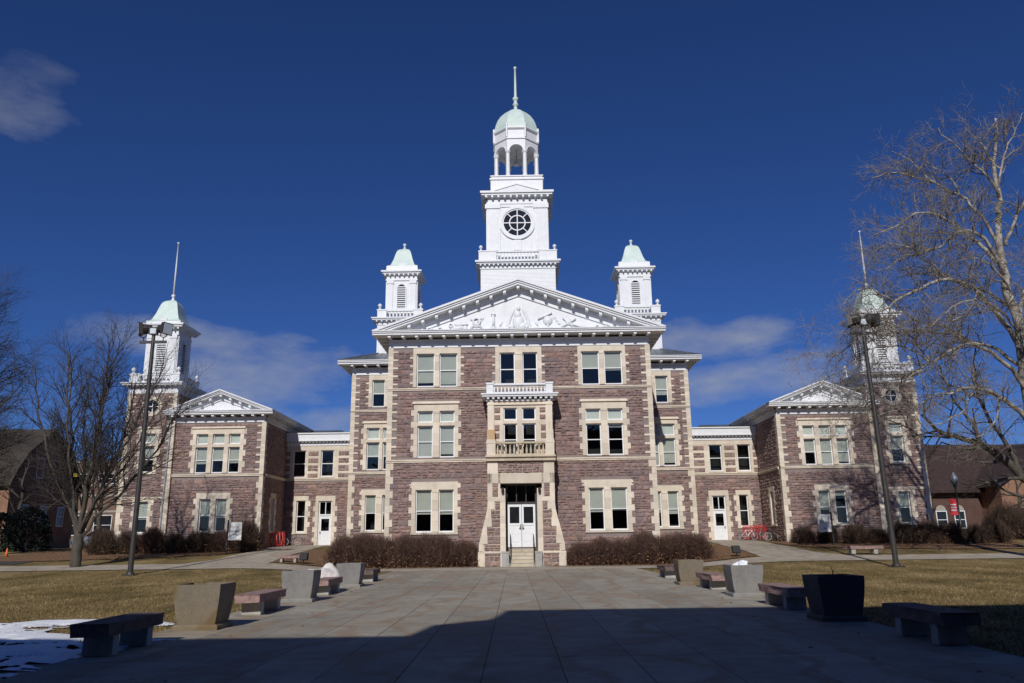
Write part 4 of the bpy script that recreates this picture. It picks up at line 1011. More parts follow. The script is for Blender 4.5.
b.build('tower_shaft', M['white'], tw)
tf = front(cy-2.73); zc = 29.55
b = MB(tf); b.ring(0, zc, 1.36, 1.62, 0, .14, 40); b.ring(0, zc, 1.24, 1.37, 0, .07, 40); b.ring(0, zc, .66, .76, .008, .06, 32)
b.box(-.045, .045, .01, .058, zc-1.3, zc+1.3); b.box(-1.3, 1.3, .01, .057, zc-.045, zc+.045)
for k in range(4):
    a = math.pi/4+k*math.pi/2; c_, s_ = math.cos(a), math.sin(a)
    p = [(c_*.72-s_*.04, zc+s_*.72+c_*.04), (c_*1.3-s_*.04, zc+s_*1.3+c_*.04), (c_*1.3+s_*.04, zc+s_*1.3-c_*.04), (c_*.72+s_*.04, zc+s_*.72-c_*.04)]
    b.prism(p, .01, .056)
b.build('round_window', M['white'], tw)
b = MB(tf); b.prism([(1.3*math.cos(k*math.pi/18), zc+1.3*math.sin(k*math.pi/18)) for k in range(36)], .002, .006); b.build('round_pane', M['dark_glass'], tw)
# lantern
b = HB(); b.square(X, cy, [(2.40, 32.55), (2.40, 33.95), (2.5, 33.98), (2.5, 34.12), (2.36, 34.14), (2.36, 34.3), (2.44, 34.32), (2.44, 34.42)]); b.build('lantern_base', M['white'], tw)
b = HB(); b.lathe(X, cy, [(2.36, 34.4), (2.36, 34.52)], 8, math.pi/8); b.build('lantern_floor', M['white'], tw)
ap = 2.06; Rv = ap/math.cos(math.pi/8)
for k in range(8):
    a = math.pi/8+k*math.pi/4; x_, y_ = (Rv-.16)*math.cos(a), (Rv-.16)*math.sin(a)
    b = HB(); b.lathe(X+x_, cy+y_, [(.25, 34.52), (.25, 34.68), (.20, 34.70), (.185, 36.9), (.21, 36.92), (.25, 37.0), (.28, 37.16)], 10); b.build('column', M['white'], tw, smooth=False)
b = HB()
for k in range(8):
    a0 = math.pi/8+k*math.pi/4; am = a0+math.pi/8
    ex, ey = math.cos(am), math.sin(am); tx, ty_ = -ey, ex; hw = Rv*math.sin(math.pi/8)
    def T(u, d_, z): return (X+ex*(ap-d_)+tx*u, cy+ey*(ap-d_)+ty_*u, z)
    ra = hw-.22; zs_, zt_ = 37.16, 38.35; N = 12
    arch = [(ra*math.cos(math.pi*i/N), zs_+ra*.92*math.sin(math.pi*i/N)) for i in range(N+1)]
    for i in range(N):
        (u0, z0a), (u1, z1a) = arch[i], arch[i+1]
        b.hexa([T(u0, 0, z0a), T(u1, 0, z1a), T(u1, .28, z1a), T(u0, .28, z0a), T(u0, 0, zt_), T(u1, 0, zt_), T(u1, .28, zt_), T(u0, .28, zt_)])
        # archivolt
        k2 = 1.13
        b.hexa([T(u0, -.05, z0a), T(u1, -.05, z1a), T(u1, 0, z1a), T(u0, 0, z0a), T(u0*k2, -.05, zs_+(z0a-zs_)*k2), T(u1*k2, -.05, zs_+(z1a-zs_)*k2), T(u1*k2, 0, zs_+(z1a-zs_)*k2), T(u0*k2, 0, zs_+(z0a-zs_)*k2)])
    for sg in (-1, 1):
        b.hexa([T(sg*ra, 0, zs_), T(sg*hw, 0, zs_), T(sg*hw, .28, zs_), T(sg*ra, .28, zs_), T(sg*ra, 0, zt_), T(sg*hw, 0, zt_), T(sg*hw, .28, zt_), T(sg*ra, .28, zt_)])
b.build('lantern_arches', M['white'], tw)
b = HB(); b.lathe(X, cy, [(Rv, 38.30), (Rv+.10, 38.34), (Rv+.10, 38.50), (Rv-.02, 38.52), (Rv-.02, 39.3), (Rv+.08, 39.34), (Rv+.16, 39.44), (Rv+.16, 39.58), (Rv-.1, 39.62)], 8, math.pi/8)
for k in range(8):
    a = math.pi/8+k*math.pi/4; x_, y_ = (Rv+.06)*math.cos(a), (Rv+.06)*math.sin(a); b.lathe(X+x_, cy+y_, [(.10, 38.5), (.10, 39.9), (.02, 40.0)], 6)
b.lathe(X, cy, [(Rv-.2, 38.2), (Rv-.2, 38.3)], 8, math.pi/8)
b.build('lantern_drum', M['white'], tw)
b = HB(); b.lathe(X, cy, [(.05, 38.2), (.05, 37.2), (.16, 37.1), (.27, 36.8), (.34, 36.6), (.1, 36.55)], 12); b.build('bell', M['galv'], tw, smooth=True)
b = HB(); b.lathe(X, cy, [(Rv-.02, 39.6), (Rv*.985, 40.0), (Rv*.93, 40.5), (Rv*.84, 41.0), (Rv*.70, 41.5), (Rv*.52, 41.92), (Rv*.33, 42.2), (Rv*.15, 42.42), (.2, 42.6)], 8, math.pi/8); b.build('dome', M['copper'], tw)
b = HB(); b.lathe(X, cy, [(.30, 42.4), (.18, 42.7), (.16, 42.9), (.30, 43.0), (.30, 43.12), (.17, 43.2), (.19, 43.5), (.29, 43.62), (.29, 43.8), (.13, 43.92), (.115, 45.5), (.10, 47.0), (.16, 47.06), (.16, 47.22), (.03, 47.3)], 10); b.build('finial', M['copper'], tw, smooth=True)

# ================================================================== ground
def grid_lines(f0, f1, st, far):
    a = list(np.arange(f0, f1+1e-6, st)); return np.array(sorted(set([-x for x in far]+a+list(far))))
xs = grid_lines(-42, 42, .5, [45, 50, 60, 80, 120, 200, 400, 900, 2500])
ys = np.array(sorted(set(list(np.arange(-20, 34, 2.0))+list(np.arange(34, 74, .5))+[74, 78, 84, 92, 110, 150, 250, 500, 1000, 2500, -30, -60, -150, -400])))
mb = MB(); nx, ny = len(xs), len(ys)
mb.v = [(float(x), float(y), terr(x, y)) for y in ys for x in xs]
mb.f = [(j*nx+i, j*nx+i+1, (j+1)*nx+i+1, (j+1)*nx+i) for j in range(ny-1) for i in range(nx-1)]; mb.mi = [0]*len(mb.f)
tag(mb.build('ground', M['lawn'], recalc=False), kind='structure', label='dormant straw-coloured lawn around the paved plaza')
def drape(name, polyL, polyR, mat, dz, n=None, m=6, label=None, jit=0, kind='structure'):
    """strip between two polylines, draped on the terrain"""
    L = [Vector((*p, 0)) for p in polyL]; Rr = [Vector((*p, 0)) for p in polyR]
    def samp(P, t):
        k = t*(len(P)-1); i = min(int(k), len(P)-2); return P[i].lerp(P[i+1], k-i)
    ln = sum((L[i+1]-L[i]).length for i in range(len(L)-1)); n = n or max(4, int(ln/.5))
    w = (L[0]-Rr[0]).length; m = max(m, int(w/.5))
    vs = []; fs = []
    for i in range(n+1):
        a, b = samp(L, i/n), samp(Rr, i/n)
        for j in range(m+1):
            p = a.lerp(b, j/m)
            if jit and j in (0, m): p += Vector((random.uniform(-jit, jit), random.uniform(-jit, jit), 0))
            vs.append((p.x, p.y, terr(p.x, p.y)+dz))
    for i in range(n):
        for j in range(m): fs.append((i*(m+1)+j, i*(m+1)+j+1, (i+1)*(m+1)+j+1, (i+1)*(m+1)+j))
    b = MB(); b.add(vs, fs); return tag(b.build(name, mat, recalc=False), kind=kind, label=label)
# plaza in slabs with open joints
pb = MB(); pb.box(-6.85, 6.85, -1, 46.45, -.2, .021); tag(pb.build('plaza_bed', M['soil'], recalc=False), kind='structure')
sl = MB(); rng = random.Random(3)
yc_ = [-1, 4.6, 12.1, 19.6, 27.1, 34.6, 42.1, 46.4]; xj = [-6.85, -5.6, -4.55, -3.5, -2.46, -1.45, -.42, .60, 1.63, 2.66, 3.7, 4.75, 5.75, 6.85]
for j in range(len(yc_)-1):
    for i in range(len(xj)-1):
        parts = [yc_[j], yc_[j+1]]
        for a, b in zip(parts[:-1], parts[1:]):
            g_ = .005; t = .03+rng.uniform(-.0015, .0015); c = .008
            x0, x1, y0, y1 = xj[i]+g_, xj[i+1]-g_, a+g_, b-g_
            sl.add([(x0, y0, .0), (x1, y0, 0), (x1, y1, 0), (x0, y1, 0), (x0, y0, t-c), (x1, y0, t-c), (x1, y1, t-c), (x0, y1, t-c), (x0+c, y0+c, t), (x1-c, y0+c, t), (x1-c, y1-c, t), (x0+c, y1-c, t)],
                   [(8, 9, 10, 11), (4, 5, 9, 8), (5, 6, 10, 9), (6, 7, 11, 10), (7, 4, 8, 11), (0, 1, 5, 4), (1, 2, 6, 5), (2, 3, 7, 6), (3, 0, 4, 7)])
tag(sl.build('plaza', M['paving'], recalc=False), kind='structure', label='plaza of long concrete slabs leading to the entrance')
drape('sidewalk', [(-75, 46.42), (75, 46.42)], [(-75, 49.85), (75, 49.85)], M['walk'], .032, n=300)
drape('entrance_apron', [(-10.6, 49.85), (10.6, 49.85)], [(-10.6, 52.0), (10.6, 52.0)], M['paving'], .034, n=44)
for s in (-1, 1):
    drape('side_path', [(s*14.9, 49.85), (s*15.2, 54), (s*15.3, 60), (s*15.6, 68.95)], [(s*20.2, 49.85), (s*19.1, 52.5), (s*19.2, 60), (s*19.6, 68.95)], M['walk'], .036, n=40)
    drape('mulch_bed', [(s*1.9, 51.95), (s*9.5, 50.6), (s*12.5, 50.4), (s*14.9, 50.6)], [(s*1.9, 54.2), (s*9.2, 54.2), (s*12.5, 60), (s*15.3, 62)], M['mulch'], .045, n=30, m=12, jit=.12)
    drape('mulch_bed', [(s*20.1, 57.0), (s*24, 54.8), (s*30, 53.2), (s*36, 53.2)], [(s*19.4, 63), (s*24, 63.2), (s*30, 63.2), (s*36, 63.2)], M['mulch'], .045, n=40, m=14, jit=.15)
drape('asphalt_drive', [(-75, 51.2), (-31, 51.2)], [(-75, 55.5), (-31, 55.5)], M['asphalt'], .03, n=60)
# grass blades near the plaza
def blades(seed=5):
    rg = np.random.default_rng(seed); N = 210000
    y = 8+38.4*rg.random(N)**1.25; sgn = np.where(rg.random(N) < .5, -1, 1); x = sgn*(6.76+rg.random(N)*np.minimum(20, 2+y*.62))
    # uneven edge along the plaza, thinner far away
    keep = rg.random(N) < np.clip(1.15-y/60, .3, 1); x, y = x[keep], y[keep]; N = len(x)
    h = .03+.045*rg.random(N); w = .004+.006*rg.random(N)+y*.00012; a = rg.random(N)*2*np.pi; lean = rg.normal(0, .045, (N, 2))
    z = np.array([terr(p, q) for p, q in zip(x, y)])
    v = np.empty((N, 3, 3)); v[:, 0] = np.stack([x-w*np.cos(a), y-w*np.sin(a), z-.01], 1); v[:, 1] = np.stack([x+w*np.cos(a), y+w*np.sin(a), z-.01], 1)
    v[:, 2] = np.stack([x+lean[:, 0], y+lean[:, 1], z+h], 1)
    me = bpy.data.meshes.new('lawn_grass'); me.vertices.add(3*N); me.vertices.foreach_set('co', v.reshape(-1)); me.loops.add(3*N); me.loops.foreach_set('vertex_index', np.arange(3*N, dtype=np.int32))
    me.polygons.add(N); me.polygons.foreach_set('loop_start', np.arange(0, 3*N, 3, dtype=np.int32)); me.polygons.foreach_set('loop_total', np.full(N, 3, dtype=np.int32)); me.update()
    me.materials.append(M['blade']); o = bpy.data.objects.new('lawn_grass', me); COL.objects.link(o)
    tag(o, kind='stuff', label='short dry grass of the dormant lawn beside the plaza')
blades()
# melting snow on the left of the plaza
def snow():
    st = .07; X = np.arange(-16, -5.6, st); Y = np.arange(9.2, 20.6, st); mk = np.zeros((len(Y), len(X)))
    for j, y in enumerate(Y):
        for i, x in enumerate(X):
            n = mnoise.noise(Vector((x*.55, y*.55, 2.2)))*.9+mnoise.noise(Vector((x*1.7, y*1.7, 7.1)))*.45
            top = 19.0+(x+10.5)*.16+(1.0 if x > -8 else 0)*0
            d = min((top-y)*.8, (-6.55-x)*.9+.15, (y-10.2)*.5+.5)
            if x > -9.2: d = min(d, (16.9+(x+9.2)*-1.05-y)*.8)
            d2 = .34-math.hypot((x+7.6)/.7, (y-17.7)/.45)*.6      # the small patch behind the bench
            d3 = .26-math.hypot((x+6.5)/.8, (y-14.72)/.28)*.45
            n2 = mnoise.noise(Vector((x*.8, y*2.0, 11.0)))*.7+mnoise.noise(Vector((x*2.2, y*5.5, 4.0)))*.5; mk[j, i] = max(min(d*.5, .32)+n*.34-max(0, n2-.14)*1.9-.05, d2+n*.35, d3+n*.3)
    vs = []; idx = {}; fs = []
    for j in range(len(Y)):
        for i in range(len(X)):
            if mk[j, i] > 0:
                idx[(j, i)] = len(vs); vs.append((X[i], Y[j], (.012 if X[i] < -6.9 else .033)+.10*min(1, mk[j, i]*1.6)+.012*mnoise.noise(Vector((X[i]*5, Y[j]*5, 0)))))
    for j in range(len(Y)-1):
        for i in range(len(X)-1):
            q = [(j, i), (j, i+1), (j+1, i+1), (j+1, i)]
            if all(k in idx for k in q): fs.append(tuple(idx[k] for k in q))
    b = MB(); b.add(vs, fs); tag(b.build('melting_snow', M['snow'], smooth=True, recalc=False), kind='stuff', label='patches of melting snow on the grass beside the plaza')
snow()

# ================================================================== benches, planters
def make_bench(mat='granite'):
    rt = empty('stone_bench'); L, W = 2.3, .56
    b = MB(); b.box(-W/2, W/2, -L/2, L/2, .30, .48)
    o = b.build('seat_slab', M[mat], rt)
    bm = bmesh.new(); bm.from_mesh(o.data); bmesh.ops.subdivide_edges(bm, edges=bm.edges[:], cuts=7, use_grid_fill=True)
    rg = random.Random(11)
    for v in bm.verts:
        q = Vector((v.co.x*3.1, v.co.y*3.1, v.co.z*6)); k = .022 if v.co.z < .475 else .006
        v.co += Vector((mnoise.noise(q), mnoise.noise(q+Vector((9, 0, 0))), mnoise.noise(q+Vector((0, 9, 0)))*.5))*k*1.6
    bm.to_mesh(o.data); bm.free()
    for y in (-.68, .68):
        b = MB(); b.hexa([(-.23, y-.13, 0), (.23, y-.13, 0), (.23, y+.13, 0), (-.23, y+.13, 0), (-.225, y-.12, .30), (.225, y-.12, .30), (.225, y+.12, .30), (-.225, y+.12, .30)]); b.build('leg', M['bench_leg'], rt, bevel=.012)
    return rt
def make_planter(mat):
    rt = empty('concrete_planter'); b = MB()
    b.square(0, 0, [(.365, .10), (.395, .25), (.428, .50), (.45, .72), (.452, .85), (.395, .85), (.385, .72)]); b.build('tub', M[mat], rt, bevel=0)
    b = MB(); b.square(0, 0, [(.44, 0), (.44, .07), (.41, .105)]); b.build('base', M[mat], rt)
    b = MB(); vs = []
    b.square(0, 0, [(.39, .74), (.39, .745)]); b.build('soil', M['soil'], rt)
    return rt
bench_labels = [
    (-6.30, 13.4, 0, 'granite_brown_shaded', 'shade-darkened stone bench beside the snow patches'),
    (-6.15, 20.25, 0, 'granite', 'sunlit pink stone bench between the brown-stained planter and the middle grey planter of its row'),
    (-6.15, 27.2, 0, 'granite', 'pink stone bench in front of the white boulder'),
    (-6.15, 35.2, 0, 'granite_brown_shaded', 'small brown stone bench just beyond the farthest planter of the left row'),
    (6.58, 13.4, 0, 'granite_brown_shaded', 'shade-darkened stone bench nearest the camera on the right of the plaza'),
    (6.42, 19.9, 0, 'granite', 'stone bench between the shade-darkened planter and the planter holding snow'),
    (6.45, 27.2, 0, 'granite', 'pink stone bench between the planter holding snow and the tan planter'),
    (6.45, 35.0, 0, 'granite_brown_shaded', 'small brown stone bench mostly hidden behind the tan planter'),
    (-13.95, 50.9, math.pi/2, 'granite', 'small stone bench with dark floodlight on the mulch island left of the entrance'),
    (21.4, 50.6, math.pi/2, 'granite', 'pink stone bench standing alone on the lawn beside the right lamp pole')]
bproto = {'granite': make_bench('granite'), 'granite_brown_shaded': make_bench('granite_brown_shaded')}
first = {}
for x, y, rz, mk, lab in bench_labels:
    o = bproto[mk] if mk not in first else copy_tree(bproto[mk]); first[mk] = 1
    zz = .032 if abs(x) < 7 else terr(x, y)+.04
    o.location = (x, y, zz); o.rotation_euler = (0, 0, rz); 
    if abs(x) > 10 and x < 0: o.scale = (.9, .62, .9)
    if y == 13.4 and x < 0: o.scale = (1, .86, 1.02)
    tag(o, lab, 'bench', 'stone benches around the plaza')
pl_labels = [
    (-6.20, 16.65, 'planter_brown', 'brown-stained concrete planter nearest the snow on the left side'),
    (-6.12, 23.75, 'planter', 'grey concrete planter in the middle of the left row'),
    (-6.17, 31.1, 'planter', 'grey concrete planter beside the white boulder, farthest of the left row'),
    (6.40, 16.75, 'planter_shaded', 'black-looking concrete planter standing fully in shade with a twig in it'),
    (6.50, 23.65, 'planter', 'grey concrete planter with a mound of white snow on top'),
    (6.22, 29.7, 'planter_brown', 'tan concrete planter farthest away in the right row')]
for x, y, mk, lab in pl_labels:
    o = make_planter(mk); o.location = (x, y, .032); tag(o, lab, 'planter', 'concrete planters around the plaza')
    if 'twig' in lab:
        b = MB(); b.tube([(0, 0, .74), (.02, .0, .9), (-.01, 0, 1.02)], [.012, .010, .005], 5); b.tube([(.01, 0, .88), (.05, 0, .97)], [.008, .004], 5); b.build('twig', M['twig_grey'], o)
def lump(name, mat, loc, sx, sy, sz, seed, rough=.25, label=None, cat=None, sub=4):
    bm = bmesh.new(); bmesh.ops.create_icosphere(bm, subdivisions=sub, radius=1.0)
    off = Vector((seed*3.7, seed*1.9, 0))
    for v in bm.verts:
        n = v.co.normalized(); k = 1+rough*mnoise.noise(n*1.6+off)*1.4+rough*.5*mnoise.noise(n*4+off)+rough*.2*mnoise.noise(n*10+off)
        c = n*k; c.z = max(c.z, -.35); v.co = Vector((c.x*sx, c.y*sy, c.z*sz))
    zmin = min(v.co.z for v in bm.verts)
    for v in bm.verts: v.co.z -= zmin
    me = bpy.data.meshes.new(name); bm.to_mesh(me); bm.free(); me.materials.append(mat); me.polygons.foreach_set('use_smooth', [True]*len(me.polygons))
    o = bpy.data.objects.new(name, me); COL.objects.link(o); o.location = loc
    return tag(o, label, cat)
lump('boulder', M['boulder'], (-6.62, 28.5, .0), .58, .55, .64, 4, .28, 'pale rough boulder standing behind a stone bench on the left', 'boulder')
lump('snow_mound', M['snow'], (6.47, 23.65, .032+.745), .24, .22, .16, 5, .3, 'white mound of snow filling a grey planter on the right', 'snow')

# ================================================================== lamp poles
def lamp_pole(x, y, h, name_label, turn):
    rt = empty('floodlight_pole', (x, y, terr(x, y)), label=name_label, cat='lamp post', group='floodlight poles on the lawn')
    b = MB(); b.lathe(0, 0, [(.15, 0), (.14, .12), (.125, h*.5), (.10, h-1.0), (.085, h-.35)], 12); b.build('pole', M['bronze'], rt, smooth=True)
    b = MB(); b.box(-.30, .30, -.30, .30, 0, .05); b.lathe(0, 0, [(.22, .05), (.2, .16), (.15, .18)], 12)
    for i in (-1, 1):
        for j in (-1, 1): b.lathe(i*.24, j*.24, [(.03, .05), (.03, .11)], 6)
    b.build('base_plate', M['bronze'], rt)
    b = MB(); b.box(-.74, .74, -.07, .07, h-1.12, h-.98); b.build('crossarm', M['bronze'], rt)
    for s in (-1, 1):
        hd = MB()
        # ribbed round-backed housing with a square door, tilted out
        c = Vector((s*.58, -.02, h-.30)); ax = Vector((s*.86, -.42*turn, -.12)).normalized(); sd = Vector((ax.y, -ax.x, 0)).normalized(); up = sd.cross(ax)
        def q(a, t, r): return tuple(c+ax*a+sd*(math.cos(t)*r)+up*(math.sin(t)*r))
        N = 14; prof = [(-.46, .12), (-.42, .20), (-.30, .25), (-.10, .28), (.05, .29)]
        vs = []; fs = []
        for a, r in prof:
            for k in range(N): vs.append(q(a, 2*math.pi*k/N, r*(1.0+.05*(k % 2))))
        for j in range(len(prof)-1):
            for k in range(N): fs.append((j*N+k, j*N+(k+1) % N, (j+1)*N+(k+1) % N, (j+1)*N+k))
        fs += [tuple(range(N)), tuple((len(prof)-1)*N+k for k in range(N))]
        hd.add(vs, fs)
        p = lambda a, i, j: tuple(c+ax*a+sd*i+up*j)
        hd.hexa([p(.05, -.31, -.31), p(.05, .31, -.31), p(.28, .34, -.34), p(.28, -.34, -.34), p(.05, -.31, .31), p(.05, .31, .31), p(.28, .34, .34), p(.28, -.34, .34)])
        f_ = hd.build('floodlight_head', M['bronze'], rt)
        b = MB(); b.hexa([p(.282, -.29, -.29), p(.282, .29, -.29), p(.288, .29, -.29), p(.288, -.29, -.29), p(.282, -.29, .29), p(.282, .29, .29), p(.288, .29, .29), p(.288, -.29, .29)]); b.build('lens', M['lens'], f_)
        b = MB(); b.tube([(s*.55, 0, h-.98), (s*.55, 0, h-.80), (s*.40, -.02, h-.72), (s*.40, -.02, h-.42)], .03, 6); b.tube([(s*.55, 0, h-.80), (s*.74, -.02, h-.72), (s*.74, -.02, h-.42)], .03, 6); b.build('yoke', M['bronze'], rt)
    # small forward-facing light in the middle
    b = MB(); b.box(-.20, .20, -.12, .14, h-.62, h-.26); b.box(-.23, .23, -.15, -.10, h-.65, h-.23); hd = b.build('floodlight_head', M['bronze'], rt)
    b = MB(); b.box(-.16, .16, -.158, -.152, h-.59, h-.29); b.build('lens', M['lens'], hd)
    return rt
lamp_pole(-20.1, 43.2, 13.6, 'tall dark lamp pole with three floodlights on the left lawn', 1)
lp = lamp_pole(19.35, 42.0, 13.3, 'tall dark lamp pole with three floodlights on the right lawn', -1); lp.rotation_euler = (0, R(-1.1), R(8))
def ground_light(x, y, lab):
    rt = empty('ground_floodlight', (x, y, terr(x, y)+.03), label=lab, cat='floodlight'); b = MB(); b.lathe(0, 0, [(.06, 0), (.06, .12), (.03, .14), (.03, .3)], 8); b.build('stem', M['black_metal'], rt)
    b = MB(lambda a, b_, c: (a, b_*.9+(c-.45)*.45, c)); b.box(-.24, .24, -.16, .10, .26, .66); b.box(-.27, .27, .10, .16, .23, .69); b.build('housing', M['rubber'], rt, bevel=.03)
ground_light(-13.0, 50.75, 'black ground floodlight on the mulch at the end of the small left bench')
ground_light(13.75, 51.1, 'black ground floodlight alone on the mulch right of the entrance')

# ================================================================== signs, racks, bicycles, cone
def sign(x, y, side, lines, lab):
    rt = empty('notice_sign', (x, y, terr(x, y)), label=lab, cat='sign')
    b = MB(); b.box(-.05, .05, -.05, .05, 0, 2.35); b.build('post', M['black_metal'], rt)
    c = side*.52
    b = MB(); b.box(c-.46, c+.46, -.035, .035, .95, 2.18); bd = b.build('board', M['sign_white'], rt)
    for k, (zz, w) in enumerate([(1.20, .10)] if lines else [(1.57, .30), (1.33, .09), (1.86, .26)]):
        b = MB(); b.box(c-w, c+w, -.0385, -.0352, zz-.025, zz+.025); b.build('faded_line', M['band'] if k == 2 else M['ink'], bd)
    for txt, sz, z in lines: text_obj('lettering', txt, sz, M['ink'], bd, (c, -.038, z), (math.pi/2, 0, 0))
sign(-20.2, 57.6, 1, [], 'white square sign on a dark post in front of the left wing')
sign(22.75, 58.6, -1, [('Old Main', .19, 1.62)], 'white square sign lettered Old Main in front of the right wing')
def bike(x, y, z, rz, mat, lab):
    rt = empty('bicycle', (x, y, z), rz, label=lab, cat='bicycle', group='bicycles parked by the side doors')
    for wx in (-.52, .52):
        b = MB(); N = 24; b.ring(wx, .34, .30, .34, -.02, .02, N); wh = b.build('wheel', M['rubber'], rt)
        b = MB(); b.ring(wx, .34, .275, .30, -.012, .012, N)
        for k in range(8): a = k*math.pi/4; b.tube([(wx, 0, .34), (wx+.285*math.cos(a), 0, .34+.285*math.sin(a))], .004, 3)
        b.lathe(wx, 0, [(.03, .31), (.03, .37)], 6); b.build('rim', M['galv'], wh)
    b = MB(); S, Hd, Bb = (-.18, 0, .86), (.38, 0, .88), (-.08, 0, .30)
    b.tube([Bb, S], .018, 6); b.tube([(-.16, 0, .78), (.36, 0, .80)], .018, 6); b.tube([Bb, (.37, 0, .74)], .020, 6); b.tube([Bb, (-.52, 0, .34)], .012, 6); b.tube([(-.16, 0, .78), (-.52, 0, .34)], .012, 6)
    b.tube([(.35, 0, .98), (.39, 0, .74), (.52, 0, .34)], .016, 6); b.build('frame', M[mat], rt)
    b = MB(); b.tube([(.30, -.28, 1.02), (.36, -.12, 1.0), (.35, 0, .99), (.36, .12, 1.0), (.30, .28, 1.02)], .014, 6); b.build('handlebar', M['black_metal'], rt)
    b = MB(); b.hexa([(-.32, -.08, .88), (-.06, -.025, .88), (-.06, .025, .88), (-.32, .08, .88), (-.32, -.08, .94), (-.04, -.02, .93), (-.04, .02, .93), (-.32, .08, .94)]); b.build('saddle', M['rubber'], rt)
    b = MB(); b.ring(-.08, .30, .07, .09, -.03, -.02, 14); b.tube([(-.08, -.05, .30), (.06, -.05, .18)], .01, 5); b.tube([(-.08, .05, .30), (-.22, .05, .42)], .01, 5); b.build('crank', M['black_metal'], rt)
bike(-18.3, 67.2, 1.40, R(8), 'bike_dark', 'dark bicycle parked beside the red rack left of the hall')
bike(18.95, 66.6, 1.38, R(5), 'bike_white', 'white bicycle at the left end of the red rack on the right')
bike(20.0, 66.9, 1.38, R(20), 'bike_dark', 'dark bicycle in the middle of the red rack on the right')
bike(20.6, 65.0, 1.33, R(-12), 'bike_dark', 'black bicycle at the right end, nearest the wing wall')
def rack(x, y, z, w, n, lab, rz=0):
    rt = empty('bicycle_rack', (x, y, z), rz, label=lab, cat='bike rack')
    b = MB(); b.tube([(-w/2, 0, .02), (-w/2, 0, 1.05)], .03, 6); b.tube([(w/2, 0, .02), (w/2, 0, 1.05)], .03, 6); b.tube([(-w/2, 0, 1.02), (w/2, 0, 1.02)], .03, 6); b.tube([(-w/2, 0, .15), (w/2, 0, .15)], .03, 6); b.build('frame', M['red'], rt)
    st = w/n
    for i in range(n):
        b = MB(); c = -w/2+(i+.5)*st; b.tube([(c-.07, -.05, .1), (c-.07, -.18, .55), (c-.07, -.05, 1.15), (c, -.03, 1.22), (c+.07, -.05, 1.15), (c+.07, .12, .55), (c+.07, -.05, .1)], .035, 6); b.build('loop', M['red'], rt)
rack(-19.35, 66.3, 1.34, 1.5, 6, 'red bicycle rack in the corner beside the left wing', R(35))
rack(19.75, 67.4, 1.38, 1.9, 8, 'red bicycle rack behind the bicycles beside the right wing')
rt = empty('traffic_cone', (-35.6, 57.6, terr(-35.6, 57.6)+.03), label='small orange traffic cone by the drive at the far left', cat='traffic cone')
b = MB(); b.lathe(0, 0, [(.20, .04), (.12, .45), (.05, .92), (.04, .95)], 14); b.build('cone', M['orange'], rt, smooth=True); rt.scale = (.62, .62, .62); b = MB(); b.box(-.28, .28, -.28, .28, 0, .04); b.build('base', M['rubber'], rt)

# street lamp with banner, right
rt = empty('banner_lamp', (36.0, 66.0, 1.4), label='dark green lamp post with red banner and frosted globe by the brown-roofed building', cat='street lamp')
b = MB(); b.lathe(0, 0, [(.18, 0), (.16, .5), (.08, .6), (.065, 3.9), (.12, 4.0), (.16, 4.15)], 10); b.build('post', M['lamp_green'], rt, smooth=True)
b = MB(); b.lathe(0, 0, [(.14, 4.15), (.30, 4.45), (.27, 4.75), (.10, 5.05), (.03, 5.2)], 10); b.build('globe', M['globe'], rt, smooth=True)
b = MB(); b.box(-.68, -.08, -.012, .012, 1.75, 3.05); bn = b.build('banner', M['banner_red'], rt)
b = MB()
for z in (2.08, 2.30, 2.52): b.box(-.60, -.16, -.016, -.013, z, z+.11)
b.build('banner_print', M['banner_white'], bn)
b = MB(); b.tube([(0, 0, 3.06), (-.70, 0, 3.06)], .015, 5); b.tube([(0, 0, 1.74), (-.70, 0, 1.74)], .015, 5); b.build('banner_arm', M['lamp_green'], rt)

# parked car behind the left tower
rt = empty('parked_car', (-34.6, 68.8, 1.40), R(8), label='silver car parked behind the hedge beyond the left tower', cat='car')
b = MB(); body = [(-2.2, .35), (-2.25, .75), (-1.4, .92), (1.5, .95), (2.2, .85), (2.25, .4), (2.0, .3), (-2.0, .3)]; b.prism(body, -.88, .88); b.build('body', M['car_silver'], rt, bevel=.05)
b = MB(); b.hexa([(-1.3, -.8, .9), (1.6, -.8, .9), (1.6, .8, .9), (-1.3, .8, .9), (-.6, -.65, 1.42), (1.1, -.65, 1.42), (1.1, .65, 1.42), (-.6, .65, 1.42)]); b.build('cabin', M['dark_glass'], rt)
b = MB(); b.hexa([(-.62, -.67, 1.42), (1.12, -.67, 1.42), (1.12, .67, 1.42), (-.62, .67, 1.42), (-.5, -.6, 1.47), (1.0, -.6, 1.47), (1.0, .6, 1.47), (-.5, .6, 1.47)]); b.build('roof', M['car_silver'], rt)
for x in (-1.4, 1.4):
    for y in (-.86, .86): b = MB(); b.ring(x, .33, .17, .33, y-.1, y+.1, 18); w = b.build('wheel', M['rubber'], rt); b = MB(); b.ring(x, .33, 0, .18, y-.09, y+.09, 14); b.build('rim', M['galv'], w)

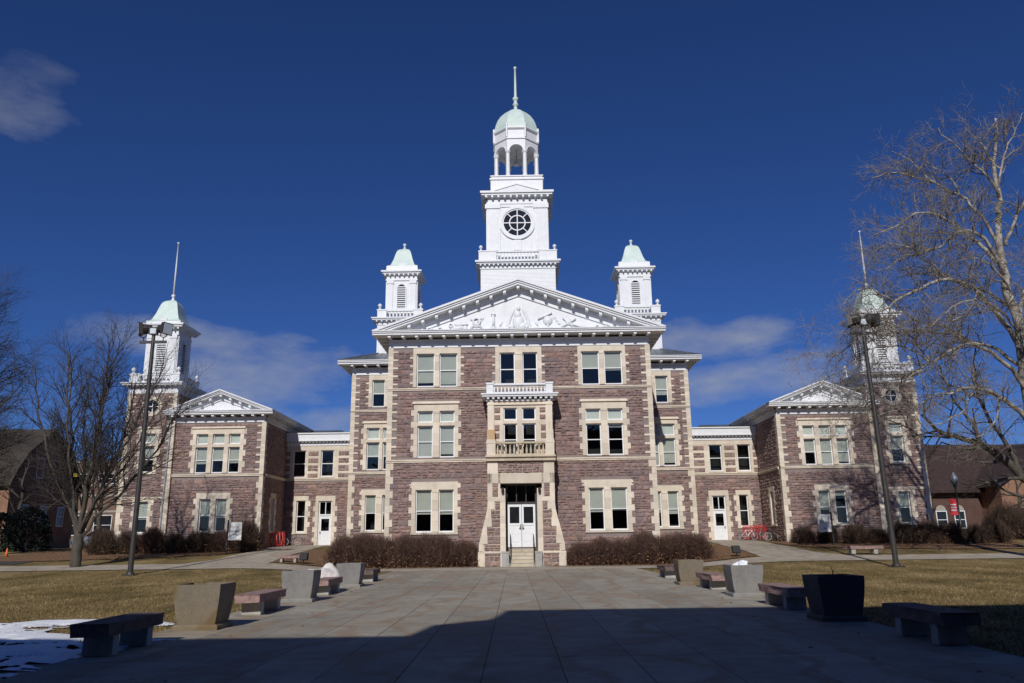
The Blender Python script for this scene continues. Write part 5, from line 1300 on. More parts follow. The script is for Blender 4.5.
# ================================================================== trees
class Tree:
    def __init__(s, seed): s.rg = random.Random(seed); s.br = []; s.tips = []
    def rv(s, k): return Vector((s.rg.gauss(0, k), s.rg.gauss(0, k), s.rg.gauss(0, k)))
    def limb(s, pts, r0, r1, lvl):
        """explicit limb through given points, smoothed and made a little crooked"""
        P = [Vector(p) for p in pts]; out = []
        for i in range(len(P)-1):
            p0, p1, p2, p3 = P[max(i-1, 0)], P[i], P[i+1], P[min(i+2, len(P)-1)]
            n = max(2, int((p2-p1).length/.5))
            for k in range(n):
                t = k/n; out.append(.5*((2*p1)+(-p0+p2)*t+(2*p0-5*p1+4*p2-p3)*t*t+(-p0+3*p1-3*p2+p3)*t**3)+s.rv(.045)+.10*Vector((mnoise.noise(Vector((i*1.7+k/n*1.7, p1.z, 1))), mnoise.noise(Vector((i*1.7+k/n*1.7, p1.x, 5))), mnoise.noise(Vector((i*1.9+k/n*1.9, p1.y, 9))))))
        out.append(P[-1]); rad = [r0+(r1-r0)*i/(len(out)-1) for i in range(len(out))]
        s.br.append((out, rad, lvl)); return out, rad
    def grow(s, p, d, L, r, lvl, cfg):
        c = cfg[lvl]; seg = c['seg']; n = max(3, int(L/seg)); seg = L/n
        pts = [p.copy()]; rad = [r]; q = p.copy(); d = d.normalized()
        for i in range(n):
            d = (d+s.rv(c['wob'])+Vector((0, 0, c['up']))).normalized(); q = q+d*seg
            pts.append(q.copy()); rad.append(max(.004, r*(1-(1-c.get('tip', .3))*(i+1)/n)))
        s.br.append((pts, rad, lvl))
        if lvl+1 < len(cfg): s.sprout(pts, rad, L, lvl+1, cfg)
        else: s.tips.append(pts[-1])
    def sprout(s, pts, rad, L, lvl, cfg, t0=None):
        c = cfg[lvl]; n = max(1, int(L*c['dens']+s.rg.random())); t0 = c.get('t0', .2) if t0 is None else t0
        for k in range(n):
            t = t0+(1-t0)*(k+s.rg.random())/n; f = min(.999, t)*(len(pts)-1); i = int(f)
            p = pts[i].lerp(pts[min(i+1, len(pts)-1)], f-i); tang = (pts[min(i+1, len(pts)-1)]-pts[max(i-1, 0)]).normalized()
            perp = s.rv(1); perp -= tang*perp.dot(tang); perp.normalize()
            a = R(s.rg.uniform(*c['ang'])); d = tang*math.cos(a)+perp*math.sin(a)
            ln = c['len']*s.rg.uniform(.55, 1.15)*(1-.45*t)
            s.grow(p, d, ln, min(c['r'], rad[i]*.65), lvl, cfg)
    def mesh(s, sel, sides):
        b = MB()
        for pts, rad, lvl in s.br:
            if sel(lvl, rad[0]): b.tube(pts, rad, sides(rad[0]))
        return b
    def finish(s, root, bark, twig, lim=2, smooth=True):
        b = s.mesh(lambda l, r: l < lim, lambda r: 10 if r > .12 else 6); b.build('trunk', bark, root, smooth=True, recalc=False)
        b = s.mesh(lambda l, r: l >= lim, lambda r: 4 if r > .012 else 3); b.build('crown', twig, root, recalc=False)

def local(root, X, Y, Z): return (X-root.location.x, Y-root.location.y, Z-root.location.z)
# ---- multi-stemmed tree on the left lawn
def left_tree():
    x, y = -26.0, 48.8; rt = empty('bare_tree', (x, y, terr(x, y)-.05), label='bare multi-stemmed tree with upswept branches on the left lawn by the wing', cat='tree')
    T = Tree(21); T.limb([(0, 0, -.1), (.02, 0, .6), (.0, 0, 1.4), (.05, 0, 2.2)], .40, .33, 0)
    T.br[0] = (T.br[0][0], [r_*.80 for r_ in T.br[0][1]], 0)
    cfg = [None, None,
           dict(seg=.4, wob=.06, up=.05, len=3.8, r=.045, ang=(22, 48), dens=1.6, t0=.14, tip=.2),
           dict(seg=.3, wob=.07, up=.05, len=1.9, r=.020, ang=(25, 50), dens=3.4, t0=.12, tip=.3),
           dict(seg=.22, wob=.08, up=.04, len=1.0, r=.014, ang=(25, 55), dens=3.6, t0=.15, tip=.5)]
    stems = [((-.10, 0, 1.9), [(-.5, .1, 3.6), (-1.0, .2, 6.5), (-1.8, .4, 10.2), (-2.4, .5, 13.4)], .17), ((.0, .05, 2.1), [(.0, .3, 4.2), (.15, .7, 7.6), (-.1, 1.0, 11.4), (.2, 1.2, 14.2)], .19),
             ((.05, -.1, 2.0), [(.25, -.4, 4.2), (.8, -.8, 7.4), (1.4, -1.2, 10.8), (1.9, -1.4, 13.6)], .17), ((.1, .0, 2.1), [(.7, .1, 3.9), (1.7, .3, 6.6), (2.9, .3, 9.4), (3.9, .4, 12.4)], .15),
             ((.12, .02, 1.7), [(.9, .1, 2.9), (2.2, .2, 4.4), (3.7, .2, 6.4), (5.0, .3, 9.0), (5.6, .3, 10.8)], .13), ((.1, -.05, 1.9), [(.8, -.5, 3.6), (2.4, -1.0, 5.6), (4.1, -1.4, 8.2), (4.8, -1.4, 10.4)], .12),
             ((-.1, .05, 1.9), [(-.8, -.2, 3.8), (-2.0, -.5, 6.2), (-3.0, -.7, 9.4), (-3.5, -.8, 12.0)], .14), ((-.05, .1, 2.0), [(-.4, .8, 4.6), (-1.2, 1.5, 8.2), (-1.6, 2.0, 12.0)], .14),
             ((.05, .1, 2.0), [(.4, .9, 4.4), (1.2, 1.8, 8.0), (1.4, 2.3, 11.6)], .14), ((.0, -.1, 2.0), [(-.3, -.8, 4.6), (-.6, -1.6, 8.4), (-.5, -2.0, 12.2)], .14)]
    for p0, pts, r in stems:
        P, rd = T.limb([p0]+pts, r*.8, .028, 1); T.sprout(P, rd, sum((P[i+1]-P[i]).length for i in range(len(P)-1)), 2, cfg, .14)
    T.finish(rt, M['bark_grey'], M['twig_grey'])
    b = MB(); b.box(-.62, -.36, -.22, -.18, 5.35, 5.55); b.build('yellow_tag', M['yellow'], rt)
left_tree()
# ---- bushier bare trees: far left, behind
def round_tree(x, y, H, W, seed, lab, name='bare_tree', dens=1.0, trunk_h=2.5, group=None, droop=0.0, tr=.32):
    rt = empty(name, (x, y, terr(x, y)-.05), label=lab, cat='tree', group=group); T = Tree(seed)
    T.limb([(0, 0, 0), (.05, .03, trunk_h*.5), (0, 0, trunk_h), (.1, .1, H*.55), (.0, .2, H*.8)], tr, tr*.25, 0)
    k = H/15
    cfg = [None, dict(seg=.6, wob=.07, up=.06-droop, len=W*.95, r=tr*.45, ang=(38, 68), dens=1.05*dens, t0=.18, tip=.2),
           dict(seg=.45, wob=.09, up=.05-droop, len=3.2*k, r=.06, ang=(28, 58), dens=1.15*dens, t0=.2, tip=.22),
           dict(seg=.32, wob=.10, up=.03-droop, len=1.8*k, r=.022, ang=(28, 60), dens=1.9*dens, t0=.12, tip=.3),
           dict(seg=.25, wob=.11, up=.02-droop, len=.95*k, r=.014, ang=(28, 62), dens=3.0*dens, t0=.1, tip=.5)]
    P, rd = T.br[0][0], T.br[0][1]; T.sprout(P, rd, H*.8, 1, cfg, trunk_h/H*1.0)
    T.finish(rt, M['bark_grey'], M['twig_grey'])
    return rt
round_tree(-39.0, 55.0, 20.0, 8.0, 5, 'dense bare tree with fine dark twigs at the far left edge', dens=1.35, trunk_h=4)
round_tree(-44.0, 72.0, 9.0, 5.0, 8, 'low spreading bare tree in front of the dark gable of the brick house', droop=.03, dens=1.15, trunk_h=2.0, tr=.25)
round_tree(-47, 92, 13.0, 4.6, 12, 'distant bare tree above the banded brick building', dens=.8, trunk_h=3)
round_tree(35.2, 68.5, 7.6, 2.0, 15, 'slender young bare tree before the brown-roofed building', dens=1.0, trunk_h=2.2, tr=.10)
round_tree(43.5, 70.0, 8.0, 3.0, 17, 'small bare tree with arching trunk in front of the orange brick gable', dens=.8, trunk_h=2.4, tr=.16)

# ---- pale-barked sycamore on the right, trunk just outside the frame
def sycamore():
    x, y = 29.6, 45.0; rt = empty('sycamore', (x, y, terr(x, y)-.05), label='large bare sycamore with mottled pale limbs reaching across the right wing', cat='tree')
    z0 = rt.location.z; T = Tree(33)
    L_ = lambda *P: [local(rt, *p) for p in P]
    tr, rd = T.limb(L_((29.6, 45, z0), (29.55, 45, 4), (29.5, 45, 9), (29.6, 45, 13), (29.4, 45.1, 16.5), (29.55, 45.2, 19.5), (30.0, 45.3, 22.5), (30.6, 45.3, 27.0)), .50, .06, 0)
    cfg = [None, None,
           dict(seg=.38, wob=.15, up=.025, len=3.2, r=.042, ang=(35, 75), dens=2.5, t0=.14, tip=.25),
           dict(seg=.28, wob=.19, up=.03, len=1.7, r=.022, ang=(35, 75), dens=3.3, t0=.12, tip=.35),
           dict(seg=.2, wob=.22, up=.03, len=.85, r=.016, ang=(30, 70), dens=3.6, t0=.1, tip=.5)]
    def go(pts, r0, r1=.03, t0=.18, bend=0):
        P, rr = T.limb(L_(*pts), r0*.8, r1, 1); T.sprout(P, rr, sum((P[i+1]-P[i]).length for i in range(len(P)-1)), 2, cfg, t0)
    go([(29.5, 45.0, 12.2), (28.6, 44.8, 13.6), (27.2, 44.5, 15.4), (25.4, 44.2, 16.1), (23.6, 44.0, 15.4), (22.0, 43.8, 14.6), (20.6, 43.8, 13.7), (19.4, 43.8, 12.4)], .20, .03, .3)      # long arching limb
    go([(29.5, 45.0, 16.2), (28.6, 44.6, 17.6), (27.6, 44.2, 18.9), (26.4, 44.0, 18.9), (25.0, 43.8, 17.9), (23.6, 43.6, 17.6), (22.2, 43.6, 17.0)], .16, .03, .3)
    go([(29.4, 45.0, 17.0), (28.0, 45.6, 19.2), (26.6, 46.0, 20.8), (25.2, 46.2, 21.0), (23.8, 46.4, 20.2), (22.6, 46.6, 19.8)], .17, .03, .25)
    go([(29.5, 45.0, 17.2), (29.2, 45.4, 19.4), (28.2, 45.9, 21.8), (26.6, 46.3, 23.2), (24.6, 46.5, 23.9), (22.9, 46.5, 23.6)], .15, .03, .25)
    go([(29.9, 45.2, 21.6), (29.0, 45.0, 23.3), (27.7, 44.8, 24.6), (26.5, 44.6, 26.0)], .11, .025, .2)
    go([(30.0, 45.2, 22.2), (30.6, 45.2, 24.2), (31.8, 45.4, 26.2), (32.4, 45.4, 27.4)], .10, .025, .2)
    go([(30.2, 45.2, 23.5), (29.6, 45.6, 25.2), (29.0, 46.0, 26.8)], .09, .02, .15)
    go([(29.6, 45.0, 18.4), (30.8, 44.6, 20.8), (32.4, 44.4, 22.6), (34.0, 44.4, 23.8)], .15, .03, .2)
    go([(29.6, 45.0, 13.4), (30.8, 45.8, 15.6), (32.6, 46.4, 17.8), (34.6, 46.6, 19.4)], .18, .03, .3)
    go([(29.5, 45.0, 9.6), (28.2, 44.4, 11.0), (26.6, 44.0, 12.0), (25.0, 43.6, 11.9), (23.4, 43.4, 11.0), (22.0, 43.2, 10.2), (20.8, 43.0, 9.4), (19.6, 43.0, 9.6), (18.2, 42.9, 9.0)], .17, .025, .3)
    go([(29.5, 45.0, 7.2), (28.6, 44.6, 8.3), (27.3, 44.2, 9.2), (25.8, 43.9, 9.6), (24.4, 43.7, 9.3), (23.0, 43.6, 9.0)], .20, .04, .3)
    go([(23.4, 43.4, 11.0), (21.6, 43.2, 11.9), (19.8, 43.2, 11.6), (18.0, 43.0, 10.4), (16.9, 43.0, 9.9)], .07, .02, .1)
    go([(29.5, 45.0, 14.6), (28.6, 46.6, 16.2), (27.2, 48.2, 17.6), (25.6, 49.4, 18.2)], .14, .03, .25)
    go([(29.5, 45.0, 11.0), (28.4, 46.4, 12.6), (26.8, 48.0, 13.8), (24.8, 49.2, 14.2), (22.9, 50.0, 13.8)], .15, .03, .25)
    go([(29.6, 45.0, 10.4), (29.4, 43.2, 12.4), (28.6, 41.6, 14.2), (27.6, 40.4, 15.6)], .14, .03, .25)
    go([(25.4, 44.2, 16.1), (23.5, 43.6, 17.5), (21.8, 43.3, 18.0), (20.6, 43.0, 17.3)], .08, .02, .1)
    go([(22.0, 43.8, 14.6), (20.6, 43.4, 15.3), (19.4, 43.0, 15.0), (18.4, 42.8, 14.0)], .06, .02, .1)
    go([(23.4, 43.4, 11.0), (21.6, 42.6, 12.8), (19.6, 42.2, 13.2), (17.8, 42.0, 12.2)], .07, .02, .1)
    go([(26.6, 44.0, 12.0), (25.0, 45.0, 13.5), (23.2, 45.6, 13.9), (21.4, 46.0, 13.0)], .09, .02, .1)
    go([(25.8, 43.9, 9.6), (24.6, 43.0, 8.3), (23.2, 42.6, 7.5), (22.0, 42.4, 7.3)], .07, .02, .1)
    go([(27.3, 44.2, 9.2), (26.4, 43.2, 7.7), (25.2, 42.8, 6.8), (24.2, 42.6, 6.6)], .07, .02, .1)
    go([(20.8, 43.0, 9.4), (19.4, 42.6, 8.6), (18.2, 42.4, 8.4), (17.0, 42.4, 8.9)], .05, .02, .1)
    go([(26.6, 46.3, 23.2), (25.6, 46.6, 24.8), (24.6, 46.8, 25.6)], .06, .02, .1)
    go([(28.2, 45.9, 21.8), (27.4, 46.4, 23.8), (26.4, 46.8, 25.2)], .07, .02, .1)
    go([(27.2, 44.5, 15.4), (26.2, 44.0, 14.0), (24.8, 43.6, 13.4), (23.6, 43.4, 13.5)], .07, .02, .1)
    go([(29.5, 45.0, 15.4), (28.4, 44.2, 16.6), (27.0, 43.6, 17.2), (25.8, 43.2, 16.9)], .09, .02, .15)
    go([(18.2, 42.9, 9.0), (17.2, 42.6, 9.9), (16.4, 42.4, 10.4)], .035, .012, .05)
    go([(19.4, 43.8, 12.4), (18.4, 43.6, 11.6), (17.2, 43.4, 11.4), (16.2, 43.2, 11.8)], .05, .015, .05)
    go([(22.2, 43.6, 17.0), (21.2, 43.4, 16.4), (20.4, 43.2, 16.6)], .05, .015, .05)
    go([(23.0, 43.6, 9.0), (21.8, 43.4, 8.4), (20.4, 43.2, 8.2), (19.2, 43.0, 7.6)], .06, .015, .05)
    go([(29.5, 45.0, 13.0), (28.0, 43.8, 14.0), (26.2, 42.8, 14.4), (24.4, 42.2, 13.8), (22.8, 42.0, 12.6)], .10, .02, .2)
    go([(29.6, 45.0, 8.6), (31.2, 46.2, 10.2), (33.2, 47.0, 11.8), (35.2, 47.4, 13.4)], .18, .03, .25)
    T.finish(rt, M['bark_pale'], M['twig_tan'])
    # seed balls and dead leaves at the twig ends
    rg = random.Random(4); b = MB()
    for p in T.tips:
        if rg.random() < .16:
            r = rg.uniform(.022, .045); q = p+Vector((rg.gauss(0, .03), rg.gauss(0, .03), -rg.uniform(.02, .10)))
            b.add([(q.x-r, q.y, q.z), (q.x, q.y-r, q.z), (q.x+r, q.y, q.z), (q.x, q.y+r, q.z), (q.x, q.y, q.z+r*1.2), (q.x, q.y, q.z-r*1.3)], [(0, 1, 4), (1, 2, 4), (2, 3, 4), (3, 0, 4), (1, 0, 5), (2, 1, 5), (3, 2, 5), (0, 3, 5)])
    b.build('seed_balls', M['seed'], rt, recalc=False)
sycamore()
# ---- darker tree leaning in from the right edge
def dark_tree():
    x, y = 34.6, 50.0; rt = empty('bare_tree', (x, y, terr(x, y)-.05), label='dark-barked bare tree leaning in from the right edge in front of the orange brick gable', cat='tree')
    T = Tree(44); T.limb([(0, 0, 0), (-.5, 0, 1.6), (-1.6, .1, 3.0), (-2.6, .2, 4.3), (-3.7, .3, 5.6), (-5.2, .3, 6.7), (-6.8, .2, 7.2), (-8.0, .1, 7.6), (-8.8, .0, 8.6)], .46, .08, 0)
    cfg = [None, dict(seg=.5, wob=.10, up=.05, len=4.6, r=.13, ang=(35, 70), dens=.85, t0=.3, tip=.22), dict(seg=.4, wob=.14, up=.03, len=2.6, r=.05, ang=(30, 65), dens=1.15, t0=.15, tip=.25),
           dict(seg=.3, wob=.16, up=.02, len=1.5, r=.02, ang=(30, 65), dens=1.8, t0=.12, tip=.3), dict(seg=.2, wob=.18, up=.02, len=.8, r=.010, ang=(30, 65), dens=2.2, t0=.1, tip=.5)]
    P, rd = T.br[0][0], T.br[0][1]; T.sprout(P, rd, 13, 1, cfg, .3)
    for pts, r in (([(-3.0, .2, 4.8), (-3.4, .3, 6.4), (-4.4, .6, 8.6), (-4.6, .7, 11.0), (-4.2, .8, 13.5)], .17), ([(-1.6, .1, 3.0), (-1.2, .3, 5.2), (-1.6, .5, 8.0), (-1.2, .6, 11.5)], .22), ([(-5.2, .3, 6.7), (-5.8, .2, 8.4), (-6.8, .0, 10.0), (-7.2, .0, 11.8)], .11), ([(-6.8, .2, 7.2), (-8.4, .4, 7.2), (-9.8, .5, 8.0), (-10.8, .6, 8.4)], .08)):
        P, rr = T.limb(pts, r, .03, 1); T.sprout(P, rr, sum((P[i+1]-P[i]).length for i in range(len(P)-1)), 2, cfg, .2)
    T.finish(rt, M['bark_grey'], M['twig_grey'])
dark_tree()

# ================================================================== shrubs
def shrub_mesh(seed, w, d, h, n, leaves=0, wid=.011, upright=.22):
    rg = random.Random(seed); b = MB()
    for i in range(n):
        bx_, by_ = rg.uniform(-.5, .5)*w*.8, rg.uniform(-.5, .5)*d*.8; p = Vector((bx_, by_, rg.uniform(0, .35)*h if rg.random() < .6 else rg.uniform(.2, .7)*h))
        a = rg.uniform(0, 2*math.pi); dr = Vector((math.cos(a)*rg.uniform(.1, 1), math.sin(a)*rg.uniform(.1, 1), upright+rg.random()*1.1)).normalized()
        L = rg.uniform(.3, .75)*h; segs = 3; pts = [p.copy()]
        for k in range(segs):
            dr = (dr+Vector((rg.gauss(0, .30), rg.gauss(0, .30), rg.gauss(.03, .24)))).normalized(); p = p+dr*(L/segs); pts.append(p.copy())
        top = h*(1.06-.50*abs(2*pts[-1].x/w)**2.2-.18*abs(2*pts[-1].y/d)**2)*(1+.22*mnoise.noise(Vector((pts[-1].x*2+seed, pts[-1].y*2, 1))))
        if pts[-1].z > top+(rg.random()**3)*.30: 
            k = (pts[-1].z-top)
            for q in pts: q.z -= k*.9
        if min(q.z for q in pts) < -.3: continue
        w0 = wid*rg.uniform(.7, 1.5); sd = Vector((rg.gauss(0, 1), rg.gauss(0, 1), .2)).normalized()
        vs = []
        for k, q in enumerate(pts):
            ww = w0*(1-.75*k/segs); vs += [tuple(q-sd*ww), tuple(q+sd*ww)]
        b.add(vs, [(2*k, 2*k+1, 2*k+3, 2*k+2) for k in range(segs)])
        # side twig
        for _ in range(2):
            q = pts[1].lerp(pts[3], rg.random()); e = q+(dr+Vector((rg.gauss(0, .7), rg.gauss(0, .7), rg.gauss(.1, .4)))).normalized()*L*rg.uniform(.2, .45)
            if e.z > top+.12: e.z = top+.12-rg.random()*.15
            b.add([tuple(q-sd*w0*.6), tuple(q+sd*w0*.6), tuple(e)], [(0, 1, 2)])
    return b
def shrub_proto(name, seed, w, d, h, n, mat, leaves, **kw):
    rt = empty(name); shrub_mesh(seed, w, d, h, n, **kw).build('branches', mat, rt, recalc=False)
    if leaves:
        rg = random.Random(seed+1); b = MB()
        for _ in range(leaves):
            p = Vector((rg.uniform(-.55, .55)*w, rg.uniform(-.6, .6)*d, abs(rg.gauss(0, .25))*h)); s_ = rg.uniform(.03, .06); u = Vector((rg.gauss(0, 1), rg.gauss(0, 1), rg.gauss(0, 1))).normalized()*s_; v = u.orthogonal().normalized()*s_*.8
            b.add([tuple(p-u), tuple(p-v), tuple(p+u), tuple(p+v)], [(0, 1, 2, 3)])
        b.build('dead_leaves', M['dead_leaf'], rt, recalc=False)
    return rt
rs = random.Random(9)
prA = shrub_proto('bare_shrub', 1, 2.1, 1.7, 2.05, 3600, M['shrub'], 420); prB = shrub_proto('bare_shrub', 2, 2.1, 1.7, 2.0, 3600, M['shrub'], 460)
prC = shrub_proto('bare_shrub', 3, 2.2, 2.0, 2.3, 2500, M['shrub_dark'], 220); prD = shrub_proto('bare_shrub', 4, 2.2, 2.0, 2.0, 2500, M['shrub_dark'], 420)
used = set()
def put_shrub(pr, x, y, sc, lab, grp):
    o = pr if pr.name not in used else copy_tree(pr); used.add(pr.name)
    o.location = (x, y, terr(x, y)+.02); o.rotation_euler = (0, 0, rs.choice([0, math.pi])+rs.uniform(-.3, .3)); o.scale = (sc*rs.uniform(1.0, 1.28), sc*rs.uniform(.95, 1.15), sc*rs.uniform(.84, 1.12)); tag(o, lab, 'shrub', grp)
xx = [-10.7, -9.7, -8.5, -7.1, -5.9, -4.6, -3.35]
for i, x in enumerate(xx): put_shrub((prA, prB)[i % 2], x+rs.uniform(-.15, .15), 52.7+rs.uniform(-.15, .15), .98 if i < 6 else .9, 'bare brown twiggy shrub in the dense row left of the main entrance', 'shrubs left of the main entrance')
xx = [4.4, 5.6, 6.8, 8.1, 9.3, 10.5, 11.5]
for i, x in enumerate(xx): put_shrub((prB, prA)[i % 2], x+rs.uniform(-.15, .15), 52.7+rs.uniform(-.15, .15), (.82 if i < 2 else .95) if i < 5 else 1.02, 'bare brown twiggy shrub in the dense row right of the main entrance', 'shrubs right of the main entrance')
for i, (x, y) in enumerate([(-19.9, 60.6), (-21.5, 60.4), (-23.0, 60.0), (-24.6, 59.6), (-26.2, 59.2), (-27.8, 58.9), (-29.4, 58.6)]):
    put_shrub((prC, prA, prC)[i % 3], x, y+rs.uniform(-.3, .3), (.92 if i < 2 else .74)*rs.uniform(.88, 1.12), 'dark bare shrub in the hedge along the front of the left wing', 'shrubs along the left wing')
for i, (x, y) in enumerate([(21.6, 61.4), (23.3, 60.9), (24.9, 60.3), (26.5, 59.8), (28.1, 59.4), (29.7, 59.0), (31.3, 58.7), (32.9, 58.6), (34.5, 58.8)]):
    put_shrub((prD, prC, prD)[i % 3], x, y+rs.uniform(-.3, .3), (.66 if i < 4 else .76)*rs.uniform(.88, 1.12), 'brown shrub with dead leaves in the hedge along the front of the right wing', 'shrubs along the right wing')
# pale bush by the left side door
p = shrub_proto('bare_shrub', 6, 1.3, 1.2, 1.5, 900, M['twig_tan'], 0, wid=.008); p.location = (-13.1, 62.0, terr(-13.1, 62)); tag(p, 'pale grey twiggy bush in front of the left side door', 'shrub')
# tall loose bushes near the brown-roofed building
for i, (x, y) in enumerate([(38.2, 63.5), (40.0, 64.0), (41.6, 64.5)]):
    put_shrub(prC, x, y, 1.25, 'tall dark bush before the brown-roofed building', 'bushes before the brown-roofed building')
# dark evergreen hedge and low hedge in the shade far left
def evergreen(x, y, w, d, h, seed, lab, grp=None):
    rg = random.Random(seed); rt = empty('evergreen_bush', (x, y, terr(x, y)), label=lab, cat='bush', group=grp); b = MB()
    for _ in range(2600):
        th = rg.uniform(0, 2*math.pi); zz = rg.random(); rr = (1-zz**3)**.5*rg.uniform(.75, 1.03)*(1+.15*mnoise.noise(Vector((th, zz*3, seed))))
        p_ = Vector((math.cos(th)*w/2*rr, math.sin(th)*d/2*rr, zz*h)); s_ = rg.uniform(.07, .16); u = Vector((rg.gauss(0, 1), rg.gauss(0, 1), rg.gauss(0, 1))).normalized()*s_; v = u.orthogonal().normalized()*s_*.5
        b.add([tuple(p_-u), tuple(p_-v), tuple(p_+u), tuple(p_+v)], [(0, 1, 2, 3)])
    b.build('foliage', M['yew'], rt, recalc=False)
for i, (x, y) in enumerate([(-47.5, 66), (-44.2, 65.6), (-41.2, 65.2), (-38.8, 65.0)]):
    evergreen(x, y, 3.8, 2.6, 3.0+.4*(i % 2), i, 'dark evergreen bush in the shade below the brick house', 'evergreen bushes below the brick house')

def added_conifer(x, y, H, W, seed, lab):
    rg = random.Random(seed); rt = empty('added_shade_spruce', (x, y, terr(x, y)), label=lab, cat='tree')
    b = MB(); b.lathe(0, 0, [(.28, 0), (.2, H*.4), (.04, H)], 8); b.build('trunk', M['bark_grey'], rt); b = MB()
    for _ in range(5200):
        zz = rg.random()**1.3; rr = W*(1-zz)*rg.uniform(.25, 1.05); th = rg.uniform(0, 6.283); p_ = Vector((math.cos(th)*rr, math.sin(th)*rr, .5+zz*(H-.5)-rr*.25)); o = Vector((math.cos(th), math.sin(th), -.35))*rg.uniform(.25, .5); v = Vector((-math.sin(th), math.cos(th), rg.gauss(0, .3)))*rg.uniform(.08, .16)
        b.add([tuple(p_-v), tuple(p_+v), tuple(p_+o)], [(0, 1, 2)])
    b.build('crown', M['yew'], rt, recalc=False)
added_conifer(-46.5, 58.0, 11.5, 3.4, 2, 'unseen spruce added left of the frame to shade the brick house'); added_conifer(-52.0, 60.5, 12.0, 3.6, 3, 'second unseen spruce added left of the frame for shade beside the brick house')  # unseen spruces, added only to shade the house and bushes

# fallen leaves along the mulch
rg = random.Random(77); b = MB()
for _ in range(5200):
    k = rg.random(); s = rg.choice([-1, 1])
    if k < .45: x, y = s*rg.uniform(2.2, 14.8), rg.uniform(50.2, 53)
    elif k < .85: x, y = s*rg.uniform(20, 35), 0; y = rg.uniform(53.5, 60)-max(0, (abs(x)-24)*.1)
    elif k < .97: x, y = s*rg.uniform(7.2, 26), rg.uniform(20, 46)
    else: x, y = s*(6.8-abs(rg.gauss(0, 1.6))), rg.uniform(9, 46)
    z = terr(x, y)+.055; sz = rg.uniform(.03, .065); a = rg.uniform(0, 6.3); t = rg.uniform(-.02, .03)
    b.add([(x-sz*math.cos(a), y-sz*math.sin(a), z), (x+sz*.5*math.sin(a), y-sz*.5*math.cos(a), z+t), (x+sz*math.cos(a), y+sz*math.sin(a), z+.01), (x-sz*.5*math.sin(a), y+sz*.5*math.cos(a), z+t)], [(0, 1, 2, 3)])
tag(b.build('leaf_litter', M['dead_leaf'], recalc=False), kind='stuff', label='brown fallen leaves on mulch and lawn')

# ================================================================== neighbouring buildings
def simple_window(parent, tf, a, b, c, e, arch=False, bl=0):
    f = MB(tf); f.box(a, a+.08, -.05, .05, c, e); f.box(b-.08, b, -.05, .05, c, e); f.box(a, b, -.05, .051, c, c+.09); f.box(a, b, -.05, .052, e-.09, e); f.box(a, b, -.04, .04, (c+e)/2-.03, (c+e)/2+.03)
    w = f.build('window', M['sash'], parent); g = MB(tf); g.box(a+.08, b-.08, .006, .012, c+.09, e-.09); g.build('pane', M['dark_glass'], w); return w
# gambrel-roofed brick house, far left
def house():
    rt = empty('brick_house', (-48, 72.0, 1.3), 0, label='brick house with brown gambrel roof and shingled dormer at the far left', cat='house')
    b = MB(); b.box(-16, 3, 0, 11, -.5, 6.0); b.build('wall', M['brick_orange'], rt)
    def gx(x0, x1, off=0): return [(-.6+off, 5.6), (.3+off, 7.0), (1.6+off, 8.6), (5.5, 11.2), (9.4-off, 8.6), (10.7-off, 7.0), (11.6-off, 5.6)]
    b = MB(); b.prism_x([(.0, 5.99), (.9, 7.1), (1.9, 8.4), (5.5, 10.85), (9.1, 8.4), (10.1, 7.1), (11, 5.99)], -15.9, 3.02); b.build('gable_wall', M['brick_orange'], rt)
    P = gx(0, 0); b = MB()
    for i in range(len(P)-1):
        (ya, za), (yb, zb) = P[i], P[i+1]; b.prism_x([(ya, za), (yb, zb), (yb, zb+.25), (ya, za+.25)], -16.4, 3.4)
    rf = b.build('roof', M['shingle_grey'], rt)
    b = MB(); b.box(-12, -1.2, .9, 4, 7.2, 9.3); dm = b.build('dormer', M['white_shingle'], rt)
    b = MB(); b.hexa([(-12.4, .5, 9.3), (-.8, .5, 9.3), (-.8, 5, 10.7), (-12.4, 5, 10.7), (-12.4, .5, 9.5), (-.8, .5, 9.5), (-.8, 5, 10.95), (-12.4, 5, 10.95)]); b.build('dormer_roof', M['shingle_grey'], dm)
    tf = lambda u, d, z: (u, .9-d, z)
    for u in (-4.2, -7.4, -10.4): simple_window(dm, tf, u-.5, u+.5, 7.5, 9.0)
    b = MB(); b.box(-.9, .2, .4, 1.6, 6.4, 10.2); b.build('chimney', M['brick_orange'], rt)
    b = MB(); b.lathe(-5.0, 5.0, [(.1, 10.8), (.1, 11.7)], 8); b.build('vent_pipe', M['galv'], rt)
    tf = lambda u, d, z: (u, -d, z)
    for u in (-3.0, -6.5, -10.0, -13): simple_window(rt, tf, u-.7, u+.7, 2.0, 4.4)
    tf = lambda u, d, z: (3+d, u, z)
    for u, c in ((2.5, 2.2), (5.5, 2.2), (8.5, 2.2), (4.2, 6.6), (6.8, 6.6)): simple_window(rt, tf, u-.6, u+.6, c, c+1.9)
house()
# long banded brick building behind the left tower
rt = empty('banded_brick_building', (-51.5, 98, 1.4), label='long flat-roofed brick building with pale stone bands behind the left tower', cat='building')
b = MB(); b.box(-12, 16, 0, 12, -.5, 10.2); b.build('wall', M['brick_tan'], rt)
b = MB()
for z in (10.2, 8.9, 7.3, 6.1, 4.2): b.box(-12.1, 16.1, -.06, 12.1, z-.12, z+.12)
b.build('stone_band', M['band'], rt)
tf = lambda u, d, z: (u, -d, z)
for u in range(-10, 16, 3):
    for z in (7.5, 1.4): simple_window(rt, tf, u-1.1, u+1.1, z+.0, z+1.25 if z > 5 else z+2.4)
